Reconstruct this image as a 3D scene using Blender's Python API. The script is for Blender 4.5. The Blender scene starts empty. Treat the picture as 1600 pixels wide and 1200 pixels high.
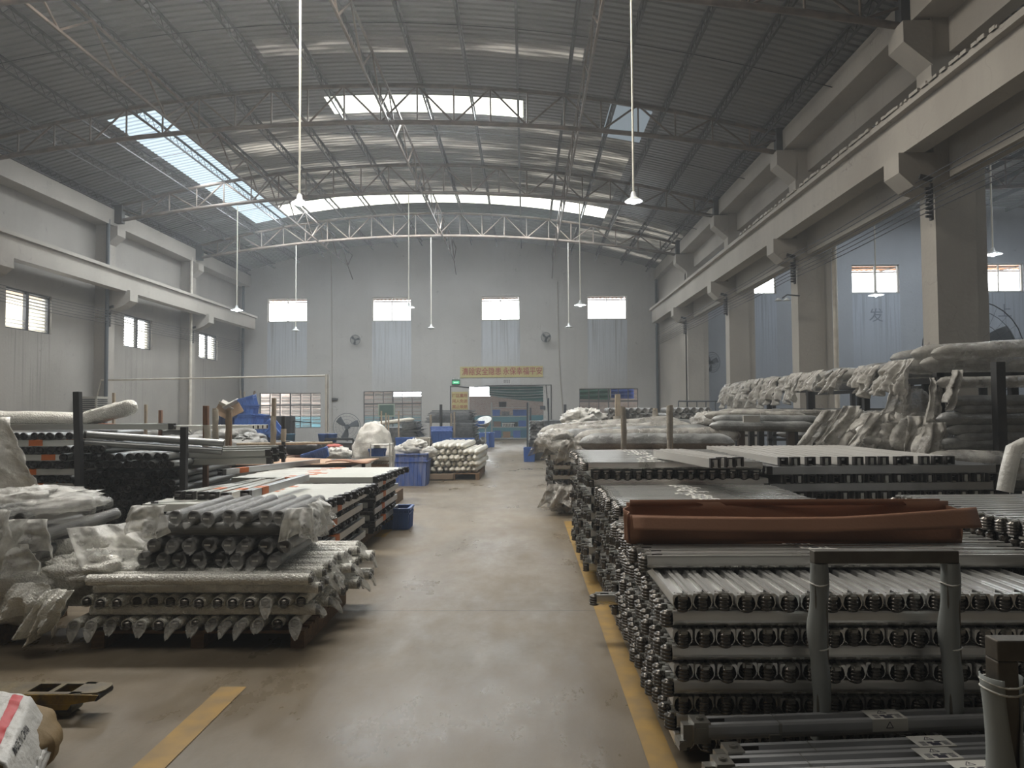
import bpy, math, random
from mathutils import Vector, Matrix, noise as mnoise
R = random.Random(7)
SC = bpy.context.scene
COL = SC.collection
# ------------------------------------------------------------------ camera
F = 1110.0
cam_data = bpy.data.cameras.new('camera'); cam_data.sensor_width = 36; cam_data.lens = F / 1600 * 36
cam_data.clip_end = 200; cam_data.clip_start = 0.05
cam = bpy.data.objects.new('camera', cam_data); COL.objects.link(cam)
CAMR = Matrix.Rotation(math.atan(20 / F), 3, 'Z') @ Matrix.Rotation(math.pi / 2 + math.atan(40 / F), 3, 'X') @ Matrix.Rotation(math.radians(-0.35), 3, 'Z')
CAMP = Vector((0, 0, 1.6))
cam.matrix_world = Matrix.Translation(CAMP) @ CAMR.to_4x4()
SC.camera = cam
# ------------------------------------------------------------------ view, world, haze
SC.view_settings.view_transform = 'Standard'; SC.view_settings.look = 'None'
SC.view_settings.exposure = 0.45; SC.view_settings.gamma = 1.0; SC.view_settings.use_curve_mapping = False
W = bpy.data.worlds.new('overcast_sky'); SC.world = W; W.use_nodes = True
bg = W.node_tree.nodes['Background']; bg.inputs[0].default_value = (0.93, 0.97, 1.0, 1); bg.inputs[1].default_value = 9.0
SC.cycles.max_bounces = 7; SC.cycles.diffuse_bounces = 4; SC.cycles.glossy_bounces = 4
SC.cycles.transmission_bounces = 4; SC.cycles.transparent_max_bounces = 16; SC.cycles.volume_bounces = 0
SC.cycles.sample_clamp_indirect = 4.0
SC.cycles.caustics_reflective = False; SC.cycles.caustics_refractive = False


def area(name, loc, rot, sx, sy, power, color=(1, 1, 1), portal=False):
    l = bpy.data.lights.new(name, 'AREA'); l.shape = 'RECTANGLE'; l.size = sx; l.size_y = sy; l.energy = power; l.color = color
    if portal: l.cycles.is_portal = True
    o = bpy.data.objects.new(name, l); COL.objects.link(o); o.location = loc; o.rotation_euler = rot
    return o


XL, XR, XC, YB = -14.3, 6.7, -3.85, 35.3        # hall: left wall, right column face, crown, back wall
TR = [0.1, 5.95, 11.8, 17.65, 23.5, 29.4]        # truss lines
H2X0, H2X1, H2Y = 7.3, 28.3, 30.2               # the neighbouring hall
zroof = lambda x: 10.15 - 1.6 * ((x - XC) / 10.5) ** 2
H2C = 17.8
zroof2 = lambda x: 10.15 - 1.6 * ((x - H2C) / 10.5) ** 2
# downward area lights: added fills without sheets first, then daylight below the emitting sheets
SKY = (0.90, 0.96, 1.0)
area('rooflight_and_added_fill', (-3.5, 11.0, 9.6), (0, 0, 0), 9.0, 1.6, 950, (1, .95, .87))  # added unseen fills for the near bays, no rooflight sheet above
area('rooflight_and_added_fill', (-3.5, 3.0, 9.6), (0, 0, 0), 9.0, 1.6, 150, (1, .95, .87))
area('rooflight_and_added_fill', (-3.5, -5.0, 9.6), (0, 0, 0), 9.0, 1.6, 12, (1, .95, .87))
area('rooflight_and_added_fill', (17.0, 8.0, 9.5), (0, 0, 0), 9.0, 1.3, 380, SKY)  # added unseen fills for the neighbouring hall, its roof has no light sheets
area('rooflight_and_added_fill', (17.0, 17.0, 9.5), (0, 0, 0), 9.0, 1.3, 380, SKY)
area('rooflight_and_added_fill', (15.0, 26.0, 9.5), (0, 0, 0), 9.0, 1.3, 330, SKY)
area('rooflight_and_added_fill', (-2.7, 19.5, 9.95), (0, 0, 0), 5.2, 1.0, 320, SKY)
area('rooflight_and_added_fill', (-3.8, 28.2, 9.5), (0, 0, 0), 12.5, 1.4, 700, SKY)
area('rooflight_and_added_fill', (-10.3, 23.9, 9.3), (0, 0, 0), 1.2, 10.0, 420, SKY)
# window daylight portals
for xc in (-11.92, -6.63, -1.2, 4.13):
    area('window_portal', (xc, YB + .32, 6.68), (math.pi / 2, 0, math.pi), 1.95, 1.2, 1, portal=True)
for xc in (9.7, 14.9, 20.1, 25.3):
    area('window_portal', (xc, H2Y + .32, 7.05), (math.pi / 2, 0, math.pi), 2.0, 1.2, 1, portal=True)

# ------------------------------------------------------------------ helpers
def proj(p):
    v = CAMR.transposed() @ (Vector(p) - CAMP)
    return (800 + F * v.x / -v.z, 600 - F * v.y / -v.z)


def ray(px, py):
    return CAMR @ Vector(((px - 800) / F, (600 - py) / F, -1))


def atY(px, py, Y):
    d = ray(px, py); t = Y / d.y
    return CAMP + d * t


def atZ(px, py, z):
    d = ray(px, py); t = (z - 1.6) / d.z
    return CAMP + d * t


def atX(px, py, x):
    d = ray(px, py); return CAMP + d * (x / d.x)


class MB:
    def __init__(s): s.v = []; s.f = []; s.m = []; s.mi = 0; s.sm = []; s.smooth = False
    def add(s, vs, fs, M=None):
        b = len(s.v)
        s.v += [tuple(M @ Vector(v)) if M else tuple(v) for v in vs]
        for f in fs: s.f.append([b + i for i in f]); s.m.append(s.mi); s.sm.append(s.smooth)
    def box(s, x0, x1, y0, y1, z0, z1, M=None):
        s.add([(x0, y0, z0), (x1, y0, z0), (x1, y1, z0), (x0, y1, z0), (x0, y0, z1), (x1, y0, z1), (x1, y1, z1), (x0, y1, z1)],
              [(0, 3, 2, 1), (4, 5, 6, 7), (0, 1, 5, 4), (1, 2, 6, 5), (2, 3, 7, 6), (3, 0, 4, 7)], M)
    def beam(s, p0, p1, w, h, up=(0, 0, 1)):
        p0, p1 = Vector(p0), Vector(p1); d = (p1 - p0).normalized(); up = Vector(up)
        if abs(d.dot(up)) > .98: up = Vector((1, 0, 0))
        r = d.cross(up).normalized() * w / 2; u = r.normalized().cross(d) * h / 2
        s.add([p0 - r - u, p0 + r - u, p0 + r + u, p0 - r + u, p1 - r - u, p1 + r - u, p1 + r + u, p1 - r + u],
              [(0, 3, 2, 1), (4, 5, 6, 7), (0, 1, 5, 4), (1, 2, 6, 5), (2, 3, 7, 6), (3, 0, 4, 7)])
    def tube(s, pts, r, n=8, cap=True, smooth=True):
        rs = r if isinstance(r, (list, tuple)) else [r] * len(pts)
        pts = [Vector(p) for p in pts]; rings = []; ref = None
        for i, p in enumerate(pts):
            d = (pts[min(i + 1, len(pts) - 1)] - pts[max(i - 1, 0)]).normalized()
            if ref is None: ref = Vector((0, 0, 1)) if abs(d.z) < .9 else Vector((1, 0, 0))
            a = d.cross(ref).normalized(); b = a.cross(d); ref = b
            rings.append([p + (a * math.cos(2 * math.pi * k / n) + b * math.sin(2 * math.pi * k / n)) * rs[i] for k in range(n)])
        vs = [v for rg in rings for v in rg]; fs = []
        for i in range(len(pts) - 1):
            for k in range(n):
                fs.append((i * n + k, i * n + (k + 1) % n, (i + 1) * n + (k + 1) % n, (i + 1) * n + k))
        o = s.smooth; s.smooth = smooth; s.add(vs, [f[::-1] for f in fs]); s.smooth = o
        if cap:
            s.add(rings[0], [tuple(range(n))]); s.add(rings[-1], [tuple(range(n))[::-1]])
    def lathe(s, c, prof, n=16, M=None, smooth=True):
        c = Vector(c); vs = []; fs = []
        for r, z in prof:
            for k in range(n):
                a = 2 * math.pi * k / n; vs.append(c + Vector((r * math.cos(a), r * math.sin(a), z)))
        for i in range(len(prof) - 1):
            for k in range(n):
                fs.append((i * n + k, i * n + (k + 1) % n, (i + 1) * n + (k + 1) % n, (i + 1) * n + k))
        o = s.smooth; s.smooth = smooth; s.add(vs, fs, M); s.smooth = o
    def prism(s, poly, a0, a1, axis='x', M=None):
        n = len(poly)
        mk = {'x': lambda a, p: (a, p[0], p[1]), 'y': lambda a, p: (p[0], a, p[1]), 'z': lambda a, p: (p[0], p[1], a)}[axis]
        vs = [mk(a0, p) for p in poly] + [mk(a1, p) for p in poly]
        s.add(vs, [tuple(range(n)), tuple(range(n, 2 * n))[::-1]] + [(i, (i + 1) % n, n + (i + 1) % n, n + i)[::-1] for i in range(n)], M)
    def grid(s, fn, nu, nv, M=None, smooth=True, close=False):
        vs = [fn(i / nu, j / nv) for i in range(nu + 1) for j in range(nv + 1)]
        fs = [(i * (nv + 1) + j, (i + 1) * (nv + 1) + j, (i + 1) * (nv + 1) + j + 1, i * (nv + 1) + j + 1) for i in range(nu) for j in range(nv)]
        o = s.smooth; s.smooth = smooth; s.add(vs, fs, M); s.smooth = o
    def mesh(s, name, mats):
        me = bpy.data.meshes.new(name); me.from_pydata([tuple(v) for v in s.v], [], s.f)
        for m in (mats if isinstance(mats, (list, tuple)) else [mats]): me.materials.append(m)
        me.polygons.foreach_set('material_index', s.m); me.polygons.foreach_set('use_smooth', s.sm)
        me.update(); return me
    def build(s, name, mats, parent=None, **kw):
        return obj(name, s.mesh(name, mats), parent, **kw)


def obj(name, me, parent=None, label=None, cat=None, group=None, kind=None, mw=None):
    o = bpy.data.objects.new(name, me); COL.objects.link(o)
    if parent is not None: o.parent = parent
    if mw is not None: o.matrix_basis = mw
    tag(o, label, cat, group, kind); return o


def tag(o, label=None, cat=None, group=None, kind=None):
    if label: o['label'] = label
    if cat: o['category'] = cat
    if group: o['group'] = group
    if kind: o['kind'] = kind
    return o


def empty(name, loc, label, cat, group=None, rz=0):
    o = bpy.data.objects.new(name, None); COL.objects.link(o); o.location = loc; o.rotation_euler = (0, 0, rz)
    o.empty_display_size = .1
    return tag(o, label, cat, group)


def copy_tree(o, mw=None, label=None, parent=None):
    c = o.copy(); COL.objects.link(c)
    if parent is not None: c.parent = parent
    if mw is not None: c.matrix_basis = mw
    if label: c['label'] = label
    for ch in KIDS.get(o.name, []): copy_tree(ch, None, None, c)
    return c


KIDS = {}
def kid(parent, o): KIDS.setdefault(parent.name, []).append(o); return o


def finish(o, th=0, bev=0, sub=0):
    if bev:
        m = o.modifiers.new('b', 'BEVEL'); m.width = bev; m.segments = 2; m.limit_method = 'ANGLE'
    if th:
        m = o.modifiers.new('s', 'SOLIDIFY'); m.thickness = th
    if sub:
        m = o.modifiers.new('u', 'SUBSURF'); m.levels = sub; m.render_levels = sub
    return o


def holes_wall(mb, u0, u1, v0, v1, holes, put):
    us = sorted({u0, u1} | {h[0] for h in holes} | {h[1] for h in holes}); vs = sorted({v0, v1} | {h[2] for h in holes} | {h[3] for h in holes})
    us = [u for u in us if u0 <= u <= u1]; vs = [v for v in vs if v0 <= v <= v1]
    for a, b in zip(us, us[1:]):
        run = None
        for c, d in zip(vs, vs[1:]):
            mu, mv = (a + b) / 2, (c + d) / 2
            if any(h[0] < mu < h[1] and h[2] < mv < h[3] for h in holes):
                if run: put(a, b, *run); run = None
            else: run = (run[0], d) if run else (c, d)
        if run: put(a, b, *run)


# ------------------------------------------------------------------ materials
def M(name, col, rough=.6, metal=0, col2=None, nscale=3, bump=0, bscale=20, ntype='obj', spec=.5, stretch=(1, 1, 1), detail=5, alpha=1, coat=0, rough2=None):
    m = bpy.data.materials.new(name); m.use_nodes = True; nt = m.node_tree; N = nt.nodes; b = N['Principled BSDF']
    b.inputs['Base Color'].default_value = (*col, 1); b.inputs['Roughness'].default_value = rough; b.inputs['Metallic'].default_value = metal
    b.inputs['Specular IOR Level'].default_value = spec
    if coat: b.inputs['Coat Weight'].default_value = coat; b.inputs['Coat Roughness'].default_value = .15
    if alpha < 1: b.inputs['Alpha'].default_value = alpha
    if col2 or bump or rough2 is not None:
        tc = N.new('ShaderNodeTexCoord'); mp = N.new('ShaderNodeMapping'); mp.inputs['Scale'].default_value = stretch
        nt.links.new(tc.outputs['Object'], mp.inputs[0])
        if ntype == 'world':
            g = N.new('ShaderNodeNewGeometry'); nt.links.new(g.outputs['Position'], mp.inputs[0])
    if col2 or rough2 is not None:
        no = N.new('ShaderNodeTexNoise'); no.inputs['Scale'].default_value = nscale; no.inputs['Detail'].default_value = detail; nt.links.new(mp.outputs[0], no.inputs[0])
        cr = N.new('ShaderNodeValToRGB'); cr.color_ramp.elements[0].position = .35; cr.color_ramp.elements[1].position = .65
        nt.links.new(no.outputs[0], cr.inputs[0])
        if col2:
            cr.color_ramp.elements[0].color = (*col, 1); cr.color_ramp.elements[1].color = (*col2, 1)
            nt.links.new(cr.outputs[0], b.inputs['Base Color'])
        if rough2 is not None:
            mr = N.new('ShaderNodeMapRange'); mr.inputs[1].default_value = .35; mr.inputs[2].default_value = .65; mr.inputs[3].default_value = rough; mr.inputs[4].default_value = rough2
            nt.links.new(no.outputs[0], mr.inputs[0]); nt.links.new(mr.outputs[0], b.inputs['Roughness'])
    if bump:
        n2 = N.new('ShaderNodeTexNoise'); n2.inputs['Scale'].default_value = bscale; n2.inputs['Detail'].default_value = 4; nt.links.new(mp.outputs[0], n2.inputs[0])
        bp = N.new('ShaderNodeBump'); bp.inputs['Strength'].default_value = bump; bp.inputs['Distance'].default_value = .02
        nt.links.new(n2.outputs[0], bp.inputs['Height']); nt.links.new(bp.outputs[0], b.inputs['Normal'])
    return m


def emis(name, col, st):
    m = bpy.data.materials.new(name); m.use_nodes = True; nt = m.node_tree; nt.nodes.clear()
    e = nt.nodes.new('ShaderNodeEmission'); e.inputs[0].default_value = (*col, 1); e.inputs[1].default_value = st
    o = nt.nodes.new('ShaderNodeOutputMaterial'); nt.links.new(e.outputs[0], o.inputs[0]); return m


class NT:  # small node expression helper
    def __init__(s, nt): s.nt = nt; s.N = nt.nodes
    def put(s, node, sock, v):
        if isinstance(v, (int, float)): node.inputs[sock].default_value = v
        elif isinstance(v, tuple): node.inputs[sock].default_value = v
        else: s.nt.links.new(v, node.inputs[sock])
    def op(s, o, a, b=0, c=None):
        n = s.N.new('ShaderNodeMath'); n.operation = o; s.put(n, 0, a); s.put(n, 1, b)
        if c is not None: s.put(n, 2, c)
        return n.outputs[0]
    def mix(s, fac, a, b):
        n = s.N.new('ShaderNodeMix'); n.data_type = 'RGBA'; s.put(n, 0, fac); s.put(n, 6, a); s.put(n, 7, b); return n.outputs[2]
    def noise(s, vec, scale, detail=4, stretch=(1, 1, 1), loc=(0, 0, 0), rough=.5):
        mp = s.N.new('ShaderNodeMapping'); mp.inputs['Scale'].default_value = stretch; mp.inputs['Location'].default_value = loc; s.put(mp, 0, vec)
        n = s.N.new('ShaderNodeTexNoise'); n.inputs['Scale'].default_value = scale; n.inputs['Detail'].default_value = detail; n.inputs['Roughness'].default_value = rough
        s.nt.links.new(mp.outputs[0], n.inputs[0]); return n.outputs[0]
    def ramp(s, v, lo, hi, a=0., b=1.):
        n = s.N.new('ShaderNodeMapRange'); s.put(n, 0, v)
        for i, x in enumerate((lo, hi, a, b)): n.inputs[i + 1].default_value = x
        return n.outputs[0]


def wall_mat(name, base, dirty, axis, wins=(), zw=6.0, light_band=None):
    """painted plaster with blotches, drip streaks below the windows that stay on the wall, and window light painted as pale bands"""
    m = bpy.data.materials.new(name); m.use_nodes = True; nt = m.node_tree; b = nt.nodes['Principled BSDF']; b.inputs['Roughness'].default_value = .85
    h = NT(nt); g = nt.nodes.new('ShaderNodeNewGeometry').outputs['Position']; sp = nt.nodes.new('ShaderNodeSeparateXYZ'); nt.links.new(g, sp.inputs[0])
    u = sp.outputs[0 if axis == 'x' else 1]; z = sp.outputs[2]
    blot = h.ramp(h.noise(g, .5, 6), .42, .7)
    st = (6, 6, .12)
    drip = h.ramp(h.noise(g, 1.0, 5, st), .5, .72)
    fine = h.ramp(h.noise(g, 2.2, 5, st, (3, 1, 0)), .5, .7)
    crk = h.noise(g, .9, 3, (1, 1, 1), (7, 2, 5)); c_ = h.op('LESS_THAN', h.op('ABSOLUTE', h.op('SUBTRACT', crk, .5)), .0012)
    c = h.mix(h.op('MULTIPLY', blot, .55), (*base, 1), (*dirty, 1))
    c = h.mix(h.op('MULTIPLY', c_, .45), c, (.12, .11, .10, 1))
    c = h.mix(h.op('MULTIPLY', drip, .08), c, tuple(v * .55 for v in dirty) + (1,))
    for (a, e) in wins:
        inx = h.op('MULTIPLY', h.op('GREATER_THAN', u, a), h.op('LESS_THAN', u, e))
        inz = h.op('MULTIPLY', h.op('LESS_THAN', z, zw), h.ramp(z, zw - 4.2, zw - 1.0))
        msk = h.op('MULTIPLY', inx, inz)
        if light_band: c = h.mix(h.op('MULTIPLY', msk, .6), c, (*light_band, 1))  # bluish window light below each opening, painted into the wall colour
        c = h.mix(h.op('MULTIPLY', h.op('MULTIPLY', msk, fine), .5), c, tuple(v * .5 for v in dirty) + (1,))
    nt.links.new(c, b.inputs['Base Color'])
    bp = nt.nodes.new('ShaderNodeBump'); bp.inputs['Strength'].default_value = .25; bp.inputs['Distance'].default_value = .02
    nt.links.new(h.noise(g, 14, 5), bp.inputs['Height']); nt.links.new(bp.outputs[0], b.inputs['Normal'])
    return m


WX = [(-12.9, -10.9), (-7.62, -5.66), (-2.16, -.22), (3.13, 5.1)]     # back wall upper windows
H2W = [(8.7, 10.7), (13.9, 15.9), (19.1, 21.1), (24.3, 26.3)]
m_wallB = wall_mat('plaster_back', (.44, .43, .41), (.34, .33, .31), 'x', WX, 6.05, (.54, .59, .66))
m_wallL = wall_mat('plaster_left', (.30, .28, .25), (.21, .195, .17), 'y', [(19.3, 21.1), (25.1, 26.9), (31, 32.7)], 4.0)
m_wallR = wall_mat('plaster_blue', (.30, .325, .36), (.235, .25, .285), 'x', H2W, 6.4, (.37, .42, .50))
m_beam = wall_mat('plaster_beam', (.37, .342, .30), (.24, .215, .185), 'y')
m_steel = M('steel_brown', (.085, .068, .055), .6, .1, (.15, .115, .09), 4)
m_steel_d = M('steel_dark', (.035, .036, .038), .55, .2, (.055, .054, .052), 6)
m_black = M('black_iron', (.02, .02, .022), .5)
m_wire = M('wire', (.03, .03, .035), .5)
m_white = M('white_paint', (.75, .75, .72), .4, 0, (.6, .6, .57), 8)

# roof sheet
m_roof = M('roof_sheet', (.15, .152, .15), .42, .25, (.185, .186, .182), .7, stretch=(1, 4, 1), rough2=.5)
def rib_emis(name, col, st, lo, streak=0):
    m = emis(name, col, st); nt = m.node_tree; e = nt.nodes['Emission']; h = NT(nt); g = nt.nodes.new('ShaderNodeNewGeometry'); sp = nt.nodes.new('ShaderNodeSeparateXYZ')
    nt.links.new(g.outputs['Position'], sp.inputs[0]); y = h.op('FRACT', h.op('DIVIDE', h.op('ADD', sp.outputs[1], 8.3), .2))
    s = h.ramp(h.op('GREATER_THAN', y, .56), 0, 1, 1, lo)
    if streak: s = h.op('MULTIPLY', s, h.ramp(h.noise(g.outputs['Position'], .55, 6, (.5, 2.2, 1), rough=.65), .50, .72, 0, 1))
    nt.links.new(h.op('MULTIPLY', s, st), e.inputs[1])
    if streak:
        d = nt.nodes.new('ShaderNodeBsdfDiffuse'); d.inputs[0].default_value = (.32, .32, .31, 1); a = nt.nodes.new('ShaderNodeAddShader'); nt.links.new(e.outputs[0], a.inputs[0]); nt.links.new(d.outputs[0], a.inputs[1]); nt.links.new(a.outputs[0], nt.nodes['Material Output'].inputs[0])
    return m


m_skyS = rib_emis('rooflight_streaky', (1, .93, .80), .55, .35, 1)
m_skyL = rib_emis('rooflight_blue', (.68, .86, 1.0), .95, .6)
m_skyW = emis('rooflight_white', (1.0, .99, .88), 2.6)
m_skyD = emis('rooflight_dirty', (.55, .65, .72), .28)
m_dark = M('roof_patch_sheet', (.10, .11, .12), .6, .2)


def floor_mat():
    m = bpy.data.materials.new('floor_concrete'); m.use_nodes = True; nt = m.node_tree; b = nt.nodes['Principled BSDF']
    h = NT(nt); g = nt.nodes.new('ShaderNodeNewGeometry').outputs['Position']; sp = nt.nodes.new('ShaderNodeSeparateXYZ'); nt.links.new(g, sp.inputs[0])
    a = h.ramp(h.noise(g, .8, 7), .35, .65); s2 = h.ramp(h.noise(g, 5, 6, (1, .35, 1)), .45, .7); sc = h.ramp(h.noise(g, 60, 2, (1, .15, 1)), .62, .75)
    c = h.mix(a, (.205, .166, .115, 1), (.160, .129, .088, 1)); c = h.mix(h.op('MULTIPLY', s2, .4), c, (.245, .20, .142, 1)); c = h.mix(h.op('MULTIPLY', sc, .35), c, (.12, .1, .08, 1))
    spk = h.ramp(h.noise(g, 26, 1, (1, .5, 1), (5, 3, 1)), .84, .86); c = h.mix(spk, c, (.09, .08, .07, 1))
    jt = None
    for y in (5.72, 11.7, 17.7, 23.6, 29.5):
        w = h.op('LESS_THAN', h.op('ABSOLUTE', h.op('SUBTRACT', h.op('ADD', sp.outputs[1], h.op('MULTIPLY', h.noise(g, 3), .02)), y + .01)), .009)
        jt = w if jt is None else h.op('MAXIMUM', jt, w)
    c = h.mix(h.op('MULTIPLY', jt, .75), c, (.07, .06, .05, 1))
    nt.links.new(c, b.inputs['Base Color'])
    rg = h.ramp(h.noise(g, 1.3, 9, (1, .5, 1), (9, 0, 0), .7), .36, .64, .24, .6); nt.links.new(rg, b.inputs['Roughness'])
    bp = nt.nodes.new('ShaderNodeBump'); bp.inputs['Strength'].default_value = .10; bp.inputs['Distance'].default_value = .02
    nt.links.new(h.noise(g, 22, 8, rough=.7), bp.inputs['Height']); nt.links.new(bp.outputs[0], b.inputs['Normal'])
    return m


m_floor = floor_mat()
ym = M('yellow_line_paint', (.37, .22, .04), .55, 0, (.25, .16, .05), 7, ntype='world', detail=8)

# ------------------------------------------------------------------ setting
mb = MB(); mb.box(XL - .4, H2X1 + .4, -8.4, 52, -.2, 0); mb.build('floor', m_floor, kind='structure')
mb = MB(); a, b_ = .53, .665
mb.grid(lambda u, v: (.545 + .125 * v, 2.6 + 7.6 * u, .004), 40, 1, smooth=False); mb.build('floor_line_right', ym, kind='structure')
mb = MB(); mb.grid(lambda u, v: (-1.775 + .15 * v, 2.4 + 1.75 * u, .004), 10, 1, smooth=False)
mb.grid(lambda u, v: (-1.93 + .15 * v, 9.0 + 2.5 * u, .004), 10, 1, smooth=False); mb.build('floor_line_left', ym, kind='structure')


def arc_top(mb, x0, x1, zb, y0, y1, zf, n=24):
    xs = [x0 + (x1 - x0) * i / n for i in range(n + 1)]
    mb.prism([(x0, zb)] + [(x, zf(x) + .05) for x in xs] + [(x1, zb)], y0, y1, 'y')


LOW = [(-13.3, -10.2, .75, 2.5), (-8.05, -5.15, .75, 2.55), (2.7, 5.62, .75, 2.62)]
DOOR = (-2.78, .92, -.1, 2.75)
mb = MB()
holes = [(a, b, 6.07, 7.27) for a, b in WX] + LOW + [DOOR]
holes_wall(mb, XL - .3, 7.3, 0, 8.3, holes, lambda a, b, c, d: mb.box(a, b, YB, YB + .3, c, d))
arc_top(mb, XL - .3, 7.3, 8.3, YB, YB + .3, zroof)
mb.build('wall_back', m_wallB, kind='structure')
mb = MB()
holes_wall(mb, 7.3, H2X1 + .3, 0, 8.3, [(a, b, 6.45, 7.65) for a, b in H2W], lambda a, b, c, d: mb.box(a, b, H2Y, H2Y + .3, c, d))
arc_top(mb, 7.3, H2X1 + .3, 8.3, H2Y, H2Y + .3, zroof2)
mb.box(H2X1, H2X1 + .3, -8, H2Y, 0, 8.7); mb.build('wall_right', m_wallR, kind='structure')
mb = MB()
LW = [(19.25, 21.15, 3.95, 5.1), (25.05, 26.95, 3.95, 5.1), (30.9, 32.75, 3.95, 5.1)]
holes_wall(mb, -8, YB, 0, 8.65, LW, lambda a, b, c, d: mb.box(XL - .3, XL, a, b, c, d)); mb.build('wall_left', m_wallL, kind='structure')
mb = MB(); mb.box(XL - .3, H2X1 + .3, -8.3, -8, 0, 10.4); mb.build('wall_front', m_wallL, kind='structure')


# roof sheets: corrugated along X, profile steps along Y; rooflights are separate sheets
def is_light(x, y):
    if -11.1 < x < -9.75 and 18.55 < y < 29.0: return 'L'
    if -5.4 < x < 0.0 and 18.9 < y < 20.0: return 'W'
    if -9.75 < x < 3.3 and 27.5 < y < 28.9: return 'B'
    if 2.3 < x < 3.4 and 18.4 < y < 20.6: return 'D'
    if -9.75 < x < 3.3 and 28.9 <= y < 31.0: return 'K'
    if -9.75 < x < 3.3 and 20.0 < y < 27.5 or -6.2 < x < 1.4 and 15.8 < y < 16.6 or 2.3 < x < 6.5 and 28 < y < 34: return 'S'
    return 'R'


def sheets(x0, x1, y0, y1, zf, test, names):
    pitch = .20; nx = 70; out = {}
    ys = []; y = y0
    while y < y1:
        ys += [(y, 0), (y + .11, 0), (y + .135, .035), (y + .175, .035)]; y += pitch
    ys.append((y, 0)); xs = [x0 + (x1 - x0) * i / nx for i in range(nx + 1)]
    if test: xs = sorted(set(round(x, 3) for x in xs) | {-11.1, -9.75, -5.4, 0.0, 3.3, 2.3, 3.4, -6.2, -5.2, 1.4, 6.5})
    nx = len(xs) - 1
    for j in range(len(ys) - 1):
        for i in range(nx):
            k = test((xs[i] + xs[i + 1]) / 2, (ys[j][0] + ys[j + 1][0]) / 2) if test else 'R'
            o = out.setdefault(k, (MB(), {})); q = []
            for a, b in ((i, j), (i + 1, j), (i + 1, j + 1), (i, j + 1)):
                if (a, b) not in o[1]:
                    o[1][(a, b)] = len(o[0].v); o[0].v.append((xs[a], ys[b][0], zf(xs[a]) + ys[b][1]))
                q.append(o[1][(a, b)])
            o[0].f.append(q); o[0].m.append(0); o[0].sm.append(False)
    return out


o = sheets(XL - .3, 7.5, -8.3, YB + .2, zroof, is_light, None)
n_ = 0
for k, mt in (('R', m_roof), ('K', m_dark), ('L', m_skyL), ('S', m_skyS), ('W', m_skyW), ('B', m_skyW), ('D', m_skyD)):
    if k == 'R': o[k][0].build('ceiling', mt, kind='structure')
    elif k == 'K': o[k][0].build('ceiling_patch', mt, kind='structure')
    else:
        n_ += 1; o[k][0].build('window_%d' % n_, mt, kind='structure')
sheets(7.2, H2X1 + .3, -8.3, H2Y + .2, zroof2, None, None)['R'][0].build('ceiling_right', m_roof, kind='structure')
# ------------------------------------------------------------------ right row of columns, girders
def t1(name, mb, mats, **k): return mb.build(name, mats, kind='structure', **k)


for i, y in enumerate(TR[1:]):
    mb = MB(); a, b = y - .22, y + .22
    mb.box(6.7, 7.35, a, b, 0, 8.3)
    mb.prism([(6.7, 5.1), (6.7, 5.75), (6.12, 5.75), (6.12, 5.42), (6.35, 5.2)][::-1], a - .02, b + .02, 'y')
    mb.prism([(6.72, 7.2), (6.72, 7.95), (6.25, 7.95), (6.25, 7.6)][::-1], a - .02, b + .02, 'y')
    mb.box(7.35, 7.55, a + .05, b + .3, 0, 8.3)
    t1('column', mb, m_beam)
    mb = MB(); mb.box(XL, XL + .42, a, b, 0, 8.2)
    mb.prism([(XL + .4, 4.9), (XL + .4, 5.65), (-13.1, 5.65), (-13.1, 5.3), (-13.3, 5.15)], a - .02, b + .02, 'y')
    mb.prism([(XL + .4, 7.2), (XL + .4, 7.8), (-13.55, 7.8), (-13.55, 7.5)], a - .02, b + .02, 'y')
    t1('column', mb, m_beam)
mb = MB(); mb.box(6.7, 7.3, 29.4, YB, 0, 8.3)
mb.smooth = False
t1('wall_side', mb, m_beam)
mb = MB(); mb.box(6.2, 6.55, -8, 34.5, 5.75, 6.35); mb.box(6.08, 6.7, -8, 34.52, 6.35, 6.45)
# broken edge of the flange: little rough lumps of concrete
for k in range(150):
    y = R.uniform(9, 20); s = R.uniform(.02, .05)
    mb.box(6.06 - s * .3, 6.2, y, y + s * 2.5, 6.44, 6.45 + s)
t1('trim_girder_right', mb, m_beam)
mb = MB(); mb.box(-13.55, -13.2, -8, 34.5, 5.6, 6.15); mb.box(-13.7, -13.1, -8, 34.52, 6.15, 6.25); t1('trim_girder_left', mb, m_beam)
mb = MB(); mb.box(6.95, 7.22, -8, 34.0, 5.35, 6.1); t1('trim_ring_beam', mb, m_beam)
mb = MB(); mb.box(7.0, 7.25, -8, YB, 7.42, 8.1); mb.box(6.45, 7.25, -8, YB, 8.0, 8.5); t1('trim_eaves_right', mb, m_beam)
mb = MB(); mb.box(XL, -13.75, -8, YB, 7.85, 8.4); t1('trim_eaves_left', mb, m_beam)

# ------------------------------------------------------------------ roof trusses
zb = lambda x: 8.88 - .93 * ((x - XC) / 10.35) ** 2
zt = lambda x: 9.83 - 1.42 * ((x - XC) / 10.35) ** 2
ordn = ['nearest', 'second', 'third', 'fourth', 'farthest', 'last']


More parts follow.
